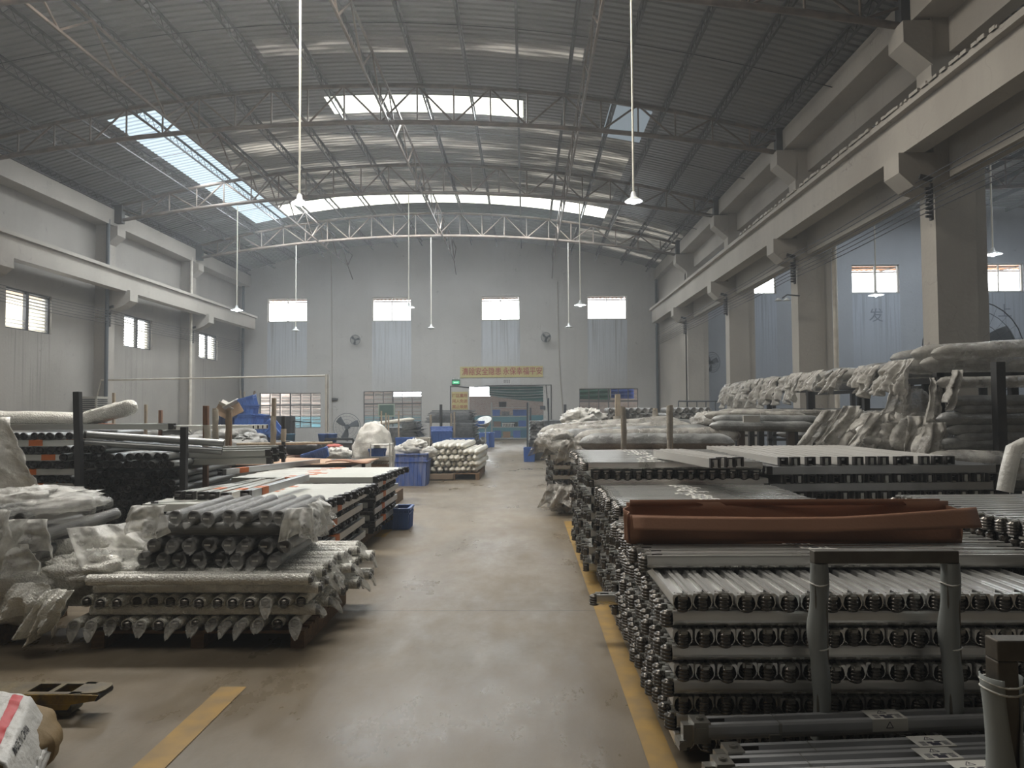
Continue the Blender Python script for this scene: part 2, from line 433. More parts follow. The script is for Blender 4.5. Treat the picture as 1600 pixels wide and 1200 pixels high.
def truss(y, x0, x1, zb, zt, label, name='roof_truss', n=22, lod=1):
    t = empty(name, ((x0 + x1) / 2, y, zb(x0)), label, 'roof truss', 'arched roof trusses')
    off = -Vector((t.location)); xs = [x0 + (x1 - x0) * k / n for k in range(n + 1)]
    mw = Matrix.Translation(off)
    m = MB(); m.tube([(x, y, zt(x)) for x in xs], .055, 6); m.build('top_chord', m_steel, t, mw=mw)
    m = MB(); m.tube([(x, y, zb(x)) for x in xs], .06, 6); m.build('bottom_chord', m_steel, t, mw=mw)
    for k in range(n + 1):
        m = MB(); m.tube([(xs[k], y, zb(xs[k])), (xs[k], y, zt(xs[k]))], .024, 5); m.build('post', m_steel, t, mw=mw)
        if k < n:
            a, b = (zt, zb) if k % 2 == 0 else (zb, zt)
            m = MB(); m.tube([(xs[k], y, a(xs[k])), (xs[k + 1], y, b(xs[k + 1]))], .028, 5); m.build('diagonal', m_steel, t, mw=mw)
    for a, b in ((x0 - .05, x0 + .3), (x1 - .3, x1 + .05)):
        m = MB(); m.box(a, b, y - .1, y + .1, zb(x0) - .07, zt(x0) + .05); m.build('end_plate', m_steel_d, t, mw=mw)
    return t


wd = ['nearest the camera, cut off by the top of the picture', 'second from the camera, just before the long blue rooflight',
      'third from the camera, carrying the middle pendant lamps', 'farthest, just in front of the gable wall']
for y, w in zip(TR[2:], wd):
    truss(y, XL + .5, 6.6, zb, zt, 'arched brown steel roof truss, ' + w)
zb2 = lambda x: 8.88 - .93 * ((x - H2C) / 10.2) ** 2
zt2 = lambda x: 9.83 - 1.42 * ((x - H2C) / 10.2) ** 2
for y, w in ((11.8, 'nearer one'), (17.65, 'middle one'), (23.5, 'farther one')):
    truss(y, 7.5, H2X1 - .2, zb2, zt2, 'steel roof truss seen through the right hand columns, ' + w)
# lengthwise bracing trusses
for x, w in ((-8.6, 'left of the crown'), (-3.4, 'running along the crown of the roof'), (1.4, 'right of the crown')):
    t = empty('bracing_truss', (x, 11.8, 8.8), 'lengthwise lattice bracing truss under the roof, ' + w, 'roof truss')
    mw = Matrix.Translation(-Vector(t.location)); a, b = zb(x), zt(x)
    m = MB(); m.beam((x, 11.8, b - .12), (x, YB, b - .12), .05, .05); m.build('top_chord', m_steel, t, mw=mw)
    m = MB(); m.beam((x, 11.8, a), (x, 34.3, a), .05, .05); m.build('bottom_chord', m_steel, t, mw=mw)
    m = MB(); y = 11.8; k = 0
    while y < 33.8:
        m.beam((x, y, a if k % 2 else b - .12), (x, y + .98, b - .12 if k % 2 else a), .035, .035); y += .98; k += 1
    m.beam((x, 34.3, a), (x, YB, a - .5), .04, .04); m.beam((x, 34.3, a), (x, YB, b - .1), .04, .04)
    m.build('lattice', m_steel, t, mw=mw)
# purlins
mbp = MB(); mbt = MB(); mbl = MB()
mbt.beam((0, 8, 0), (0, YB - .01, 0), .065, .04); mbp.beam((0, 8, -.24), (0, YB - .01, -.24), .045, .035); y = 8.; k = 0
while y < YB - .25:
    mbl.tube([(0, y, 0 if k % 2 else -.24), (0, y + .22, -.24 if k % 2 else 0)], .009, 4, cap=False); y += .22; k += 1
mt_, mp_, ml_ = mbt.mesh('upper_rail', m_steel_d), mbp.mesh('lower_rail', m_steel_d), mbl.mesh('lacing', m_steel_d)
nth = ['first', 'second', 'third', 'fourth', 'fifth', 'sixth', 'seventh', 'eighth', 'ninth', 'tenth', 'eleventh', 'twelfth', 'thirteenth',
       'fourteenth', 'fifteenth', 'sixteenth', 'seventeenth', 'eighteenth', 'nineteenth', 'twentieth'] + ['%dth' % i for i in range(21, 31)] + ['31st', '32nd', '33rd'] + ['%dth' % i for i in range(34, 60)]
for i in range(-8, 9):
    x = XC + 1.24 * i
    t = empty('purlin', (x, 0, zroof(x) - .04), 'slim lattice steel purlin under the arched roof, %s from the left wall' % nth[i + 8], 'purlin', 'lattice purlins under the main roof')
    for n_, me in (('upper_rail', mt_), ('lower_rail', mp_), ('lacing', ml_)): obj(n_, me, t)
mbs = MB(); mbs.beam((0, 2, 0), (0, H2Y - .02, 0), .05, .16); ms_ = mbs.mesh('purlin', m_steel_d)
for i in range(-7, 8):
    x = H2C + 1.3 * i
    obj('purlin', ms_, mw=Matrix.Translation((x, 0, zroof2(x) - .13)), label='plain steel purlin of the neighbouring hall roof, %s from its left edge' % nth[i + 7], cat='purlin', group='purlins of the neighbouring hall')
# brace rods under the roof sheets
for i, y in enumerate((14.7, 20.6, 26.4)):
    m = MB(); m.tube([(x, y, zroof(x) - .33) for x in [XL + .5 + 20.5 * k / 20 for k in range(21)]], .012, 5)
    m.build('sag_rod', m_steel_d, label='thin dark sag rod across the purlins, %s bay' % ('nearest', 'middle', 'farthest')[i], cat='rod')

# ------------------------------------------------------------------ windows
m_frame = M('window_frame', (.10, .10, .10), .5)
m_framel = M('window_frame_pale', (.55, .52, .46), .5)
m_glassb = M('louver_glass', (.50, .52, .50), .25, 0, alpha=.5)
m_slat = M('grimy_louver', (.40, .38, .30), .5, 0, (.28, .26, .20), 5)
n_w = [10]


def win_frame(x0, x1, y, z0, z1, mat=None):
    n_w[0] += 1; m = MB(); e = .05
    m.box(x0, x1, y, y + .06, z1 - e, z1); m.box(x0, x1, y, y + .06, z0, z0 + e); m.box(x0, x0 + e, y, y + .06, z0, z1); m.box(x1 - e, x1, y, y + .06, z0, z1)
    m.box((x0 + x1) / 2 - .025, (x0 + x1) / 2 + .025, y, y + .05, z0, z1)
    return t1('window_%d' % n_w[0], m, mat or m_framel)


for a, b in WX: win_frame(a, b, YB + .1, 6.07, 7.27)
for a, b in H2W: win_frame(a, b, H2Y + .1, 6.45, 7.65)
m_eave = bpy.data.materials.new('orange_awning'); m_eave.use_nodes = True
b = m_eave.node_tree.nodes['Principled BSDF']; b.inputs['Base Color'].default_value = (.62, .28, .10, 1); b.inputs['Roughness'].default_value = .7; b.inputs['Transmission Weight'].default_value = 0
for nm, xa, xb, yy, z, lab in (('awning', XL, 7, YB, 7.22, 'orange corrugated awning seen through the top of the gable windows'),
                               ('awning', 7.6, 28, H2Y, 7.6, 'orange corrugated awning seen through the windows of the neighbouring hall')):
    m = MB(); n = 120
    m.grid(lambda u, v: (xa + (xb - xa) * u, yy + .35 + 2.2 * v, z + .12 + .17 * v + .02 * math.sin(u * (xb - xa) * 30)), 700, 1, smooth=False)
    o = m.build(nm, m_eave, label=lab, cat='awning'); finish(o, th=.01)
    fr = MB(); fr.beam((xa, yy + 2.5, z + .2), (xb, yy + 2.5, z + .2), .05, .06); fr.beam((xa, yy + 1.2, z + .13), (xb, yy + 1.2, z + .13), .05, .06)
    k = xa + .5
    while k < xb: fr.beam((k, yy + .32, z + .05), (k, yy + 2.5, z + .2), .04, .04); k += 2.7
    fr.build('awning_rail', m_steel, o)

# left wall louvre windows
for wi, (y0, y1, z0, z1) in enumerate(LW):
    n_w[0] += 1; m = MB(); e = .06; x = XL - .12
    for a, b in ((y0, y0 + e), (y1 - e, y1), ((y0 + y1) / 2 - .06, (y0 + y1) / 2 + .06)): m.box(x - .05, x + .05, a, b, z0, z1)
    m.box(x - .05, x + .05, y0, y1, z0, z0 + .04); m.box(x - .05, x + .05, y0, y1, z1 - .04, z1)
    fr = t1('window_%d' % n_w[0], m, m_black)
    k = 0; z = z0 + .08
    while z < z1 - .05:
        for a, b in ((y0 + e, (y0 + y1) / 2 - .06), ((y0 + y1) / 2 + .06, y1 - e)):
            if wi == 0 and a < 20 and .25 < (z - z0) / (z1 - z0) < .75: continue
            mm = MB(); mm.beam((x, a, z), (x, b, z), .075, .008, (0.75, 0, 1)); mm.build('louver_slat', m_slat, fr)
        z += .10; k += 1
m = MB(); m.box(-17.5, -17.3, 16, 26, 3.0, 6.2)
m.build('neighbour_house_wall', M('cream_render', (.62, .56, .45), .8), label='cream rendered house wall outside the nearest louvre window', cat='house', )
m = MB(); m.box(-17.3, -17.26, 22.4, 23.1, 4.55, 5.15); m.build('window_shutter', M('red_shutter', (.30, .07, .04), .6), label='small red window on the house outside the nearest louvre window', cat='window')
m = MB(); m.box(-17.28, -17.22, 22, 27, 5.7, 6.1); m.build('roof_edge', M('red_tile', (.45, .13, .06), .6), label='red roof edge seen through the nearest louvre window', cat='roof edge')

# low barred windows of the back wall, glass louvre blades behind
for wi, (x0, x1, z0, z1) in enumerate(LOW):
    n_w[0] += 1; m = MB(); y = YB + .1; zc = z1 - .62
    for k in range(7):
        xx = x0 + (x1 - x0) * k / 6; w = .035 if k in (0, 3, 6) else .02
        m.box(xx - w, xx + w, y, y + .05, z0, z1)
    for zz in (z0, zc, z1): m.box(x0, x1, y - .01, y + .06, zz - .035, zz + .035)
    fr = t1('window_%d' % n_w[0], m, m_frame)
    mm = MB(); z = z0 + .1
    while z < z1:
        for k in range(6):
            if wi != 2 and R.random() < .93:
                a = x0 + (x1 - x0) * k / 6 + .03; b = x0 + (x1 - x0) * (k + 1) / 6 - .03
                mm.beam((a, y + .12, z), (b, y + .12, z + R.uniform(-.01, .01)), .006, .13, (0, -.35, 1))
        z += .155
    if mm.v: mm.build('louver_glass', m_glassb, fr)
    b2 = MB(); z = z0 + .2
    while z < z1: b2.tube([(x0, y - .03, z), (x1, y - .03, z)], .008, 4); z += .2
    b2.build('window_bars', m_frame, fr)

# outside yard: brick wall, added shade canopy, tarps
def brick_mat():
    m = bpy.data.materials.new('brick'); m.use_nodes = True; nt = m.node_tree; h = NT(nt); b = nt.nodes['Principled BSDF']; b.inputs['Roughness'].default_value = .9
    tc = nt.nodes.new('ShaderNodeNewGeometry'); sp = nt.nodes.new('ShaderNodeSeparateXYZ'); nt.links.new(tc.outputs['Position'], sp.inputs[0]); cb = nt.nodes.new('ShaderNodeCombineXYZ')
    nt.links.new(sp.outputs[0], cb.inputs[0]); nt.links.new(sp.outputs[2], cb.inputs[1])
    br = nt.nodes.new('ShaderNodeTexBrick'); nt.links.new(cb.outputs[0], br.inputs[0]); br.inputs['Scale'].default_value = 4
    br.inputs['Color1'].default_value = (.28, .19, .15, 1); br.inputs['Color2'].default_value = (.33, .27, .23, 1); br.inputs['Mortar'].default_value = (.42, .39, .36, 1)
    nt.links.new(br.outputs[0], b.inputs['Base Color']); return m


m_brick = brick_mat()
mb = MB(); mb.box(-20, 12, 43, 43.2, 0, 2.42); mb.box(-20, -8.0, 43, 43.2, 2.42, 3.3); mb.box(-6.2, -3.4, 43, 43.2, 2.42, 3.3); mb.box(-2.1, 12, 43, 43.2, 2.42, 3.3); mb.build('wall_yard', m_brick, kind='structure')
mb = MB(); mb.box(-20, 12, 42.9, 43, 0, 1.25); mb.build('wall_yard_band', M('teal_band', (.10, .24, .28), .7), kind='structure')
mb = MB(); mb.box(-20, 12, YB + .5, 44.5, 4.3, 4.4); mb.build('added_shade_canopy', m_roof, kind='structure')  # unseen canopy added to block the sky and keep the yard dim
m_tarp = M('green_tarp', (.035, .10, .10), .6, 0, (.05, .14, .13), 3)
m_tarpb = M('blue_tarp', (.03, .08, .36), .5)
m_shade = M('shade_net', (.06, .16, .11), .8)


def tarp(name, x0, x1, y, z1, z0, sag, mat, lab):
    m = MB(); m.grid(lambda u, v: (x0 + (x1 - x0) * u, y + .06 * math.sin(v * 16 + u * 2) + .03 * math.sin(u * 20), z1 + (z0 - z1) * v - sag * u * (1.2 - .4 * u) * v), 40, 24)
    return finish(m.build(name, mat, label=lab, cat='tarpaulin'), th=.01)


tarp('tarpaulin', -1.85, 1.05, 36.6, 2.95, 2.32, .42, m_tarp, 'dark green striped tarpaulin hanging in the top of the doorway')
tarp('tarpaulin', 2.7, 4.3, 35.9, 2.62, 2.1, .05, m_shade, 'green shade net behind the window right of the doorway')
tarp('tarpaulin', 4.35, 5.5, 35.95, 2.62, 2.15, .05, m_tarpb, 'blue plastic tarpaulin behind the window right of the doorway')
for i, z in enumerate((2.66, 2.55, 2.44, 2.34)):
    m = MB(); m.tube([(-1.85 + 2.8 * k / 12, 36.5, z - .05 * math.sin(k / 12 * 3.14) * (i + 1) * .5 - .03 * k / 12 * i) for k in range(13)], .012, 5)
    m.build('tarp_stripe_cord', M('pale_cord%d' % i, (.5, .52, .5), .7), label='pale cord across the green tarpaulin in the doorway, %s from the top' % nth[i], cat='cord')

# steel pipe and post frame near the left
m_pipe = M('pale_pipe', (.62, .58, .50), .45, 0, (.5, .45, .38), 5)


# ------------------------------------------------------------------ pendant lamps
m_bulb = emis('lamp_bulb', (.85, .97, 1.0), 22); m_bulb0 = M('unlit_bulb', (.6, .62, .6), .3)
m_shade_w = M('enamel_shade', (.7, .72, .72), .35); m_rod = M('lamp_rod', (.62, .60, .52), .5)


def lamp(x, y, z, ztop, lit, label, r=.17):
    t = empty('pendant_lamp', (x, y, z), label, 'lamp', 'pendant factory lamps')
    m = MB(); m.tube([(0, 0, .12), (0, 0, ztop - z)], .018, 6); m.build('rod', m_rod, t)
    m = MB(); m.lathe((0, 0, 0), [(.03, .16), (.045, .12), (.05, .07), (r * .6, .045), (r, 0), (r * .97, -.004), (r * .55, .035), (.03, .05)], 20); m.build('lamp_shade', m_shade_w, t)
    m = MB(); m.lathe((0, 0, 0), [(.001, -.05), (.03, -.045), (.055, -.015), (.05, .02), (.02, .045)], 12); m.build('bulb', m_bulb if lit else m_bulb0, t)
    if lit:
        l = bpy.data.lights.new('lamp_light', 'POINT'); l.energy = 26; l.shadow_soft_size = .06; l.color = (.9, .97, 1)
        o = bpy.data.objects.new('lamp_light', l); COL.objects.link(o); o.parent = t; o.location = (0, 0, -.1)


lamp(-3.78, 11.8, 5.1, 8.85, True, 'lit pendant factory lamp on the long rod left of centre, hanging nearest', .14)
lamp(1.84, 11.8, 5.07, 8.6, True, 'lit pendant factory lamp on the long rod right of centre, hanging nearest', .15)
lamp(-3.85, 23.5, 5.02, 8.86, True, 'lit pendant lamp beside the second gable window from the left', .2)
lamp(-9.62, 23.5, 4.98, 8.5, True, 'lit pendant lamp above the far end of the left crane girder', .2)
lamp(1.86, 23.5, 5.05, 8.6, True, 'lit pendant lamp close left of the rightmost gable window', .2)
lamp(-3.88, 29.4, 5.0, 8.86, False, 'unlit small pendant lamp between the two middle gable windows')
lamp(-9.55, 29.4, 4.95, 8.6, False, 'unlit small pendant lamp in front of the leftmost gable window')
lamp(1.84, 29.4, 5.0, 8.6, False, 'unlit small pendant lamp left of the rightmost gable window')
lamp(11.15, 22.6, 5.15, 8.6, True, 'lit pendant lamp before the middle window of the neighbouring hall', .24)
lamp(11.1, 16.9, 5.2, 8.6, True, 'lit pendant lamp at the right edge before the last window', .2)

# ------------------------------------------------------------------ crane supply wires with insulator ladders
def insul(x, y, z, s, side):
    t = empty('insulator_ladder', (x, y, z), 'dark insulator ladder holding the wires, on the %s' % s, 'insulator bracket', 'insulator brackets on the columns')
    m = MB(); m.box(-.02, .02, -.03, .03, -.55, .05); m.build('mount', m_steel_d, t)
    for k in range(8):
        m = MB(); zz = -.04 - k * .065
        m.tube([(-side * .02, -.03, zz), (-side * .11, -.03, zz)], [.028, .022], 8); m.build('insulator', m_black, t)
    m = MB(); m.beam((0, -.04, .1), (-side * .2, -.04, .16), .05, .07); m.build('bracket', m_steel_d, t)


cols = ['nearest right column', 'second right column', 'third right column', 'fourth right column']
for y, s in zip(TR[2:], cols): insul(6.62, y - .25, 5.18, s, 1)
for y, s in zip(TR[4:], ['left column nearer the camera', 'left column farther away']): insul(-13.82, y - .25, 4.95, s, -1)
for k in range(7):
    z = 5.25 - k * .085; x = 6.5 - (.12 if k < 2 else 0)
    m = MB(); ys = [2 + .65 * j for j in range(51)]
    m.tube([(x, y, z - .03 * abs(math.sin((y - 11.8) / 5.85 * math.pi))) for y in ys], .009, 5)
    m.build('crane_wire', m_wire, label='thin dark crane supply wire along the right columns, %s from the top' % nth[k], cat='wire', group='wires along the right columns')
    if k < 6:
        m = MB(); m.tube([(-13.72, y, z - .28 - .05 * abs(math.sin((y - 11.8) / 5.85 * math.pi))) for y in ys], .009, 5)
        m.build('crane_wire', m_wire, label='thin dark crane supply wire along the left wall, %s from the top' % nth[k], cat='wire', group='wires along the left wall')

# ------------------------------------------------------------------ banner, exit sign, notices
m_yel = M('banner_yellow', (.47, .41, .18), .8, 0, (.44, .38, .16), 4); m_red = M('banner_red', (.28, .02, .04), .8); m_redd = M('sign_red', (.28, .06, .03), .8)


def text(s, size, mat, parent, mw, name='lettering', bold=0, sx=1):
    c = bpy.data.curves.new(name, 'FONT'); c.body = s; c.size = size; c.align_x = 'CENTER'; c.align_y = 'CENTER'; c.extrude = .003; c.offset = bold; c.resolution_u = 3
    o = bpy.data.objects.new(name, c); COL.objects.link(o); o.data.materials.append(mat); o.parent = parent
    o.matrix_basis = mw @ Matrix.Diagonal((sx, 1, 1, 1))
    bpy.context.view_layer.update(); me = bpy.data.meshes.new_from_object(o.evaluated_get(bpy.context.evaluated_depsgraph_get()))
    n = bpy.data.objects.new(name, me); COL.objects.link(n); n.parent = parent; n.matrix_basis = o.matrix_basis.copy()
    bpy.data.objects.remove(o); return n


FRONT = Matrix.Rotation(math.pi / 2, 4, 'X')
p = atY(719, 590.5, YB); q = atY(848, 571.5, YB)
bx, bz = (p.x + q.x) / 2, (p.z + q.z) / 2; bw, bh = q.x - p.x, q.z - p.z - .03
m = MB(); m.box(-bw / 2, bw / 2, -.03, 0, -bh / 2, bh / 2)
ban = m.build('safety_banner', m_yel, label='long yellow banner with red Chinese lettering above the doorway', cat='banner', mw=Matrix.Translation((bx, YB - .01, bz)) @ Matrix.Rotation(math.radians(-.2), 4, 'Y'))
text('清除安全隐患', .40, m_red, ban, Matrix.Translation((-.98, -.035, .0)) @ FRONT, bold=.003, sx=.82)
text('永保幸福平安', .40, m_red, ban, Matrix.Translation((1.06, -.035, .0)) @ FRONT, bold=.003, sx=.82)
m = MB(); m.box(-.2, .2, -.08, 0, -.13, .13); p = atY(712.5, 597, YB)
ex = m.build('exit_sign', M('exit_green_housing', (.02, .10, .05), .5), label='small lit green emergency exit light left of the banner', cat='exit sign', mw=Matrix.Translation((p.x, YB, p.z)))
m = MB(); m.box(-.17, .17, -.085, -.079, -.09, .06); m.build('sign_face', emis('exit_green', (.1, .75, .35), .7), ex)
m = MB(); m.box(-.11, .11, -.09, -.084, -.03, 0); m.prism([(-.11, -.045), (-.04, .01), (-.04, -.04)][::-1], -.09, -.084, 'y'); m.build('arrow_mark', emis('exit_white', (.75, 1, .85), .9), ex)
for s_ in (-.12, .14):
    m = MB(); m.tube([(s_, -.04, .13), (s_, -.05, .2)], .035, 8); m.build('spot_head', m_white, ex)
p = atY(706, 640, YB); q = atY(731, 612, YB)
m = MB(); w, hh = q.x - p.x, q.z - p.z; m.box(-w / 2, w / 2, -.03, 0, -hh / 2, hh / 2)
sg = m.build('factory_notice_board', m_yel, label='yellow notice board with brown Chinese lettering left of the doorway', cat='sign', mw=Matrix.Translation(((p.x + q.x) / 2, YB, (p.z + q.z) / 2)))
for k, s_ in enumerate(('厂区重地', '闲人免进', '禁止吸烟')):
    text(s_, .19, m_redd, sg, Matrix.Translation((0, -.035, hh / 2 - .2 - k * .28)) @ FRONT, bold=.003)
p = atY(792, 596, YB); m = MB(); m.box(-.2, .2, -.01, 0, -.13, .13)
nt_ = m.build('wall_notice', M('paper_grey', (.48, .47, .46), .8), label='small pale printed notice under the yellow banner', cat='notice', mw=Matrix.Translation((p.x, YB, p.z)))
m = MB()
for k in range(3):
    for j in range(4): m.box(-.16 + j * .085, -.1 + j * .085, -.014, -.009, .04 - k * .06, .075 - k * .06)
m.build('print_lines', m_steel_d, nt_)
# painted characters on the neighbouring hall wall
p = atY(1369, 494, H2Y); c_ = text('发', .62, M('faded_paint', (.13, .15, .19), .9), None, Matrix.Translation((p.x, H2Y - .004, p.z)) @ FRONT); tag(c_, 'faded painted Chinese character under the middle window of the neighbouring hall', 'painted character')
p = atY(1570, 487, H2Y); c_ = text('上', .62, M('faded_paint', (.13, .15, .19), .9), None, Matrix.Translation((p.x, H2Y - .004, p.z)) @ FRONT); tag(c_, 'faded painted Chinese character under the rightmost window', 'painted character')
# cable swag round the doorway
def cable(pts, r, mat, label, name='cable', cat='cable'):
    m = MB(); m.tube(pts, r, 6); return m.build(name, mat, label=label, cat=cat)


P = lambda px, py, Y=YB - .03: tuple(atY(px, py, Y))
cable([P(704, 690), P(704, 603), P(720, 604), P(735, 606), P(760, 603), P(800, 602), P(835, 602), P(861, 601), P(861, 690)], .025, m_wire, 'dark cable looped round the doorway frame')
cable([P(853, 602), P(855, 625), P(857, 660)], .015, m_wire, 'thin cable hanging at the right of the doorway')
cable([P(881, 690), P(880, 650), P(876, 600), P(874, 560), P(872, 500), P(871, 440)], .02, m_beam, 'pale conduit running up the gable wall right of the doorway', 'conduit', 'conduit')
cable([P(519, 690), P(519, 560), P(518, 440), P(517, 400)], .02, m_beam, 'pale conduit running up the gable wall beside the pole frame', 'conduit', 'conduit')

# ------------------------------------------------------------------ wall fans and boxes
def wall_box(px0, py0, px1, py1, Y, d, mat, name, label, cat):
    p = atY(px0, py1, Y); q = atY(px1, py0, Y); m = MB(); m.box(p.x, q.x, Y - d, Y, p.z, q.z)
    return finish(m.build(name, mat, label=label, cat=cat), bev=.02)


m_fan = M('fan_grey', (.06, .07, .08), .6)


def fan(c, r, label, name='wall_fan', yaw=0, stand=0):
    t = empty(name, tuple(c), label, 'fan', None, yaw)
    m = MB(); rad = [.3, .55, .8, 1.0]
    for f in rad:
        n = 28; pts = [(r * f * math.cos(2 * math.pi * k / n), -.12 * (1.05 - f * f), r * f * math.sin(2 * math.pi * k / n)) for k in range(n + 1)]; m.tube(pts, .006 if f < 1 else .012, 4, cap=False)
    for k in range(24):
        a = 2 * math.pi * k / 24; m.tube([(r * f * math.cos(a), -.12 * (1.05 - f * f), r * f * math.sin(a)) for f in (.1, .4, .7, 1)], .003, 3, cap=False)
    m.build('guard', m_fan, t)
    for b_ in range(3):
        m = MB(); a0 = b_ * 2.094
        m.grid(lambda u, v: ((.1 + .8 * u) * r * math.cos(a0 + v * (.9 - .3 * u)), .02 + .06 * v, (.1 + .8 * u) * r * math.sin(a0 + v * (.9 - .3 * u))), 5, 4); finish(m.build('blade', m_fan, t), th=.006)
    m = MB(); m.tube([(0, -.1, 0), (0, .25, 0)], [r * .16, r * .2], 12); m.build('motor', m_fan, t)
    if stand:
        m = MB(); m.tube([(0, .15, 0), (0, .15, -stand + .05)], .03, 8); m.lathe((0, .15, -stand), [(.001, .05), (.25, .04), (.3, 0)], 16); m.build('stand', m_fan, t)
    return t


fan(atY(555, 531, YB - .5), .24, 'dark wall fan between the two left gable windows', yaw=.3)
fan(atY(853, 527, YB - .5), .24, 'dark wall fan between the two right gable windows', yaw=-.3)
fan(atY(1113, 566, 29.6), .42, 'black round wall fan in the opening behind the fourth right column', yaw=.5)
fan(atY(542, 667, 32.5), .62, 'large round floor fan standing before the gable wall', 'floor_fan', .1, .76)
fan(atY(1520, 548, 13.5), .95, 'large round fan guard rising behind the covered rack at right', 'drum_fan', 0, 2.5)
wall_box(519, 622, 528, 626, YB, .12, m_steel_d, 'switch_box', 'small dark switch box on the gable wall beside the pole frame', 'switch box')
wall_box(844, 634, 852, 640, YB, .06, m_fan, 'notice_plate', 'small grey plate on the wall right of the doorway', 'plate')
p = atX(164, 643, -13.5); m = MB(); m.box(-.35, .35, -.3, .3, -.35, .35)
ac = m.build('ventilation_unit', M('vent_beige', (.35, .33, .28), .6), label='dark slatted ventilation unit on the left wall behind the film rolls', cat='ventilator', mw=Matrix.Translation((-13.94, p.y, 1.75)))
m = MB()
for k in range(9): m.box(.35, .37, -.26, .26, -.28 + k * .065, -.25 + k * .065); m.box(-.3, .3, -.32, -.3, -.28 + k * .065, -.25 + k * .065)
m.build('vent_slats', m_black, ac)
# flood lamp on the second right column
t = empty('flood_lamp', tuple(atY(1216, 466, 17.0)), 'small white double flood lamp on an arm beside the second right column', 'lamp')
m = MB(); m.tube([(.62, .3, .1), (.25, .1, .1), (.1, 0, 0)], .015, 6); m.build('arm', m_steel_d, t)
for k, dx in enumerate((0, .2)):
    m = MB(); m.lathe((dx, 0, -.06), [(.02, .07), (.05, .04), (.09, 0), (.08, 0)], 12); m.build('head', m_shade_w, t)
# corner drain pipes
for x, y, lab in ((XL + .25, YB - .2, 'grey drain pipe in the far left corner'), (6.55, YB - .12, 'grey drain pipe in the far right corner'),
                  (XL + .5, 23.15, 'grey drain pipe beside the nearer left column'), (XL + .5, 29.05, 'pale drain pipe beside the farther left column'), (7.5, 17.2, 'pale drain pipe behind the second right column')):
    m = MB(); m.tube([(x, y, 0), (x, y, 8.0)], .06, 10); m.build('drain_pipe', m_pipe if 'pale' in lab else m_fan, label=lab, cat='pipe')
# ------------------------------------------------------------------ tube stock materials
m_alu = M('brushed_aluminium', (.84, .835, .81), .24, .75, (.72, .715, .69), 3, .05, 300, stretch=(.3, 8, 8), rough2=.38)
m_alud = M('aluminium_dull', (.52, .53, .54), .34, .75, (.44, .45, .46), 4)
m_bore = M('tube_bore', (.035, .033, .03), .5, .3)
m_plug = M('dark_chrome_plug', (.20, .185, .165), .26, .9, (.13, .12, .11), 30)
m_latch = M('latch_metal', (.34, .33, .30), .3, .8)
m_pale = M('pale_anodised', (.62, .63, .60), .35, .55, (.54, .55, .52), 3, stretch=(.3, 5, 5))
m_blk = M('black_plastic', (.022, .021, .02), .35)
m_blk2 = M('black_plastic_worn', (.035, .032, .03), .42)
m_paper = M('white_sticker', (.66, .65, .60), .6)
m_ink = M('sticker_ink', (.03, .03, .05), .6)
m_orange = M('orange_sticker', (.62, .16, .02), .5, 0, (.52, .12, .02), 8)
m_wood = M('pallet_wood', (.20, .12, .06), .8, 0, (.14, .085, .045), 6, .2, 20, stretch=(1, 6, 6))
m_card = M('cardboard', (.33, .165, .095), .75, 0, (.29, .142, .08), 2, .1, 60)
m_foam = M('grey_foam', (.33, .35, .34), .8, 0, (.27, .29, .28), 3)


def arcpts(cx, cz, r, a0, a1, n): return [(cx + r * math.cos(math.radians(a0 + (a1 - a0) * i / n)), cz + r * math.sin(math.radians(a0 + (a1 - a0) * i / n))) for i in range(n + 1)]


PROF = [(-.045, .028), (-.042, .038), (-.021, .038), (-.017, .017), (.017, .017), (.021, .038), (.042, .038), (.045, .028)] + [(.045 * math.cos(math.radians(q)), -.002 + .037 * math.sin(math.radians(q))) for q in range(0, -181, -18)]
PROF_IN = [(y * k, z * k) for y, z in PROF for k in [min(.0405, .93 * math.hypot(y, z)) / math.hypot(y, z)]]


def ring_tube(mb, prof, pin, L, depth=.09):
    """open-ended profile along +X with wall thickness and a dark bore"""
    n = len(prof)
    A = [(0, y, z) for y, z in prof]; B = [(L, y, z) for y, z in prof]; C = [(0, y, z) for y, z in pin]; D = [(depth, y, z) for y, z in pin]
    E = [(L, y, z) for y, z in pin]; G = [(L - depth, y, z) for y, z in pin]
    mb.mi = 0
    mb.add(A + B, [(i, (i + 1) % n, n + (i + 1) % n, n + i) for i in range(n)])
    mb.add(A + C, [(i, n + i, n + (i + 1) % n, (i + 1) % n) for i in range(n)])
    mb.add(B + E, [(i, (i + 1) % n, n + (i + 1) % n, n + i) for i in range(n)])
    mb.mi = 1
    mb.add(C + D, [(i, n + i, n + (i + 1) % n, (i + 1) % n) for i in range(n)] + [tuple(range(n, 2 * n))])
    mb.add(E + G, [(i, (i + 1) % n, n + (i + 1) % n, n + i) for i in range(n)] + [tuple(range(n, 2 * n))])
    mb.mi = 0


def plug_mesh(n=14, rings=4):
    mb = MB(); prof = [(.004, -.046), (.02, -.044)]; z = -.040
    for k in range(rings):
        h = .066 / rings; prof += [(.0335, z + h * .12), (.0355, z + h * .45), (.0335, z + h * .8), (.022, z + h)]; z += h
    prof += [(.022, z + .004), (.004, z + .006)]
    mb.lathe((0, 0, 0), prof, n); return mb


def latch_mb():
    mb = MB(); mb.box(-.006, .03, -.022, .022, .015, .039); mb.box(-.022, -.004, -.012, .012, .022, .036)
    mb.tube([(.012, 0, .039), (.012, 0, .042)], .007, 8); mb.tube([(.03, -.03, .0385), (.03, -.03, .0405)], .0035, 6); mb.tube([(.03, .03, .0385), (.03, .03, .0405)], .0035, 6)
    return mb


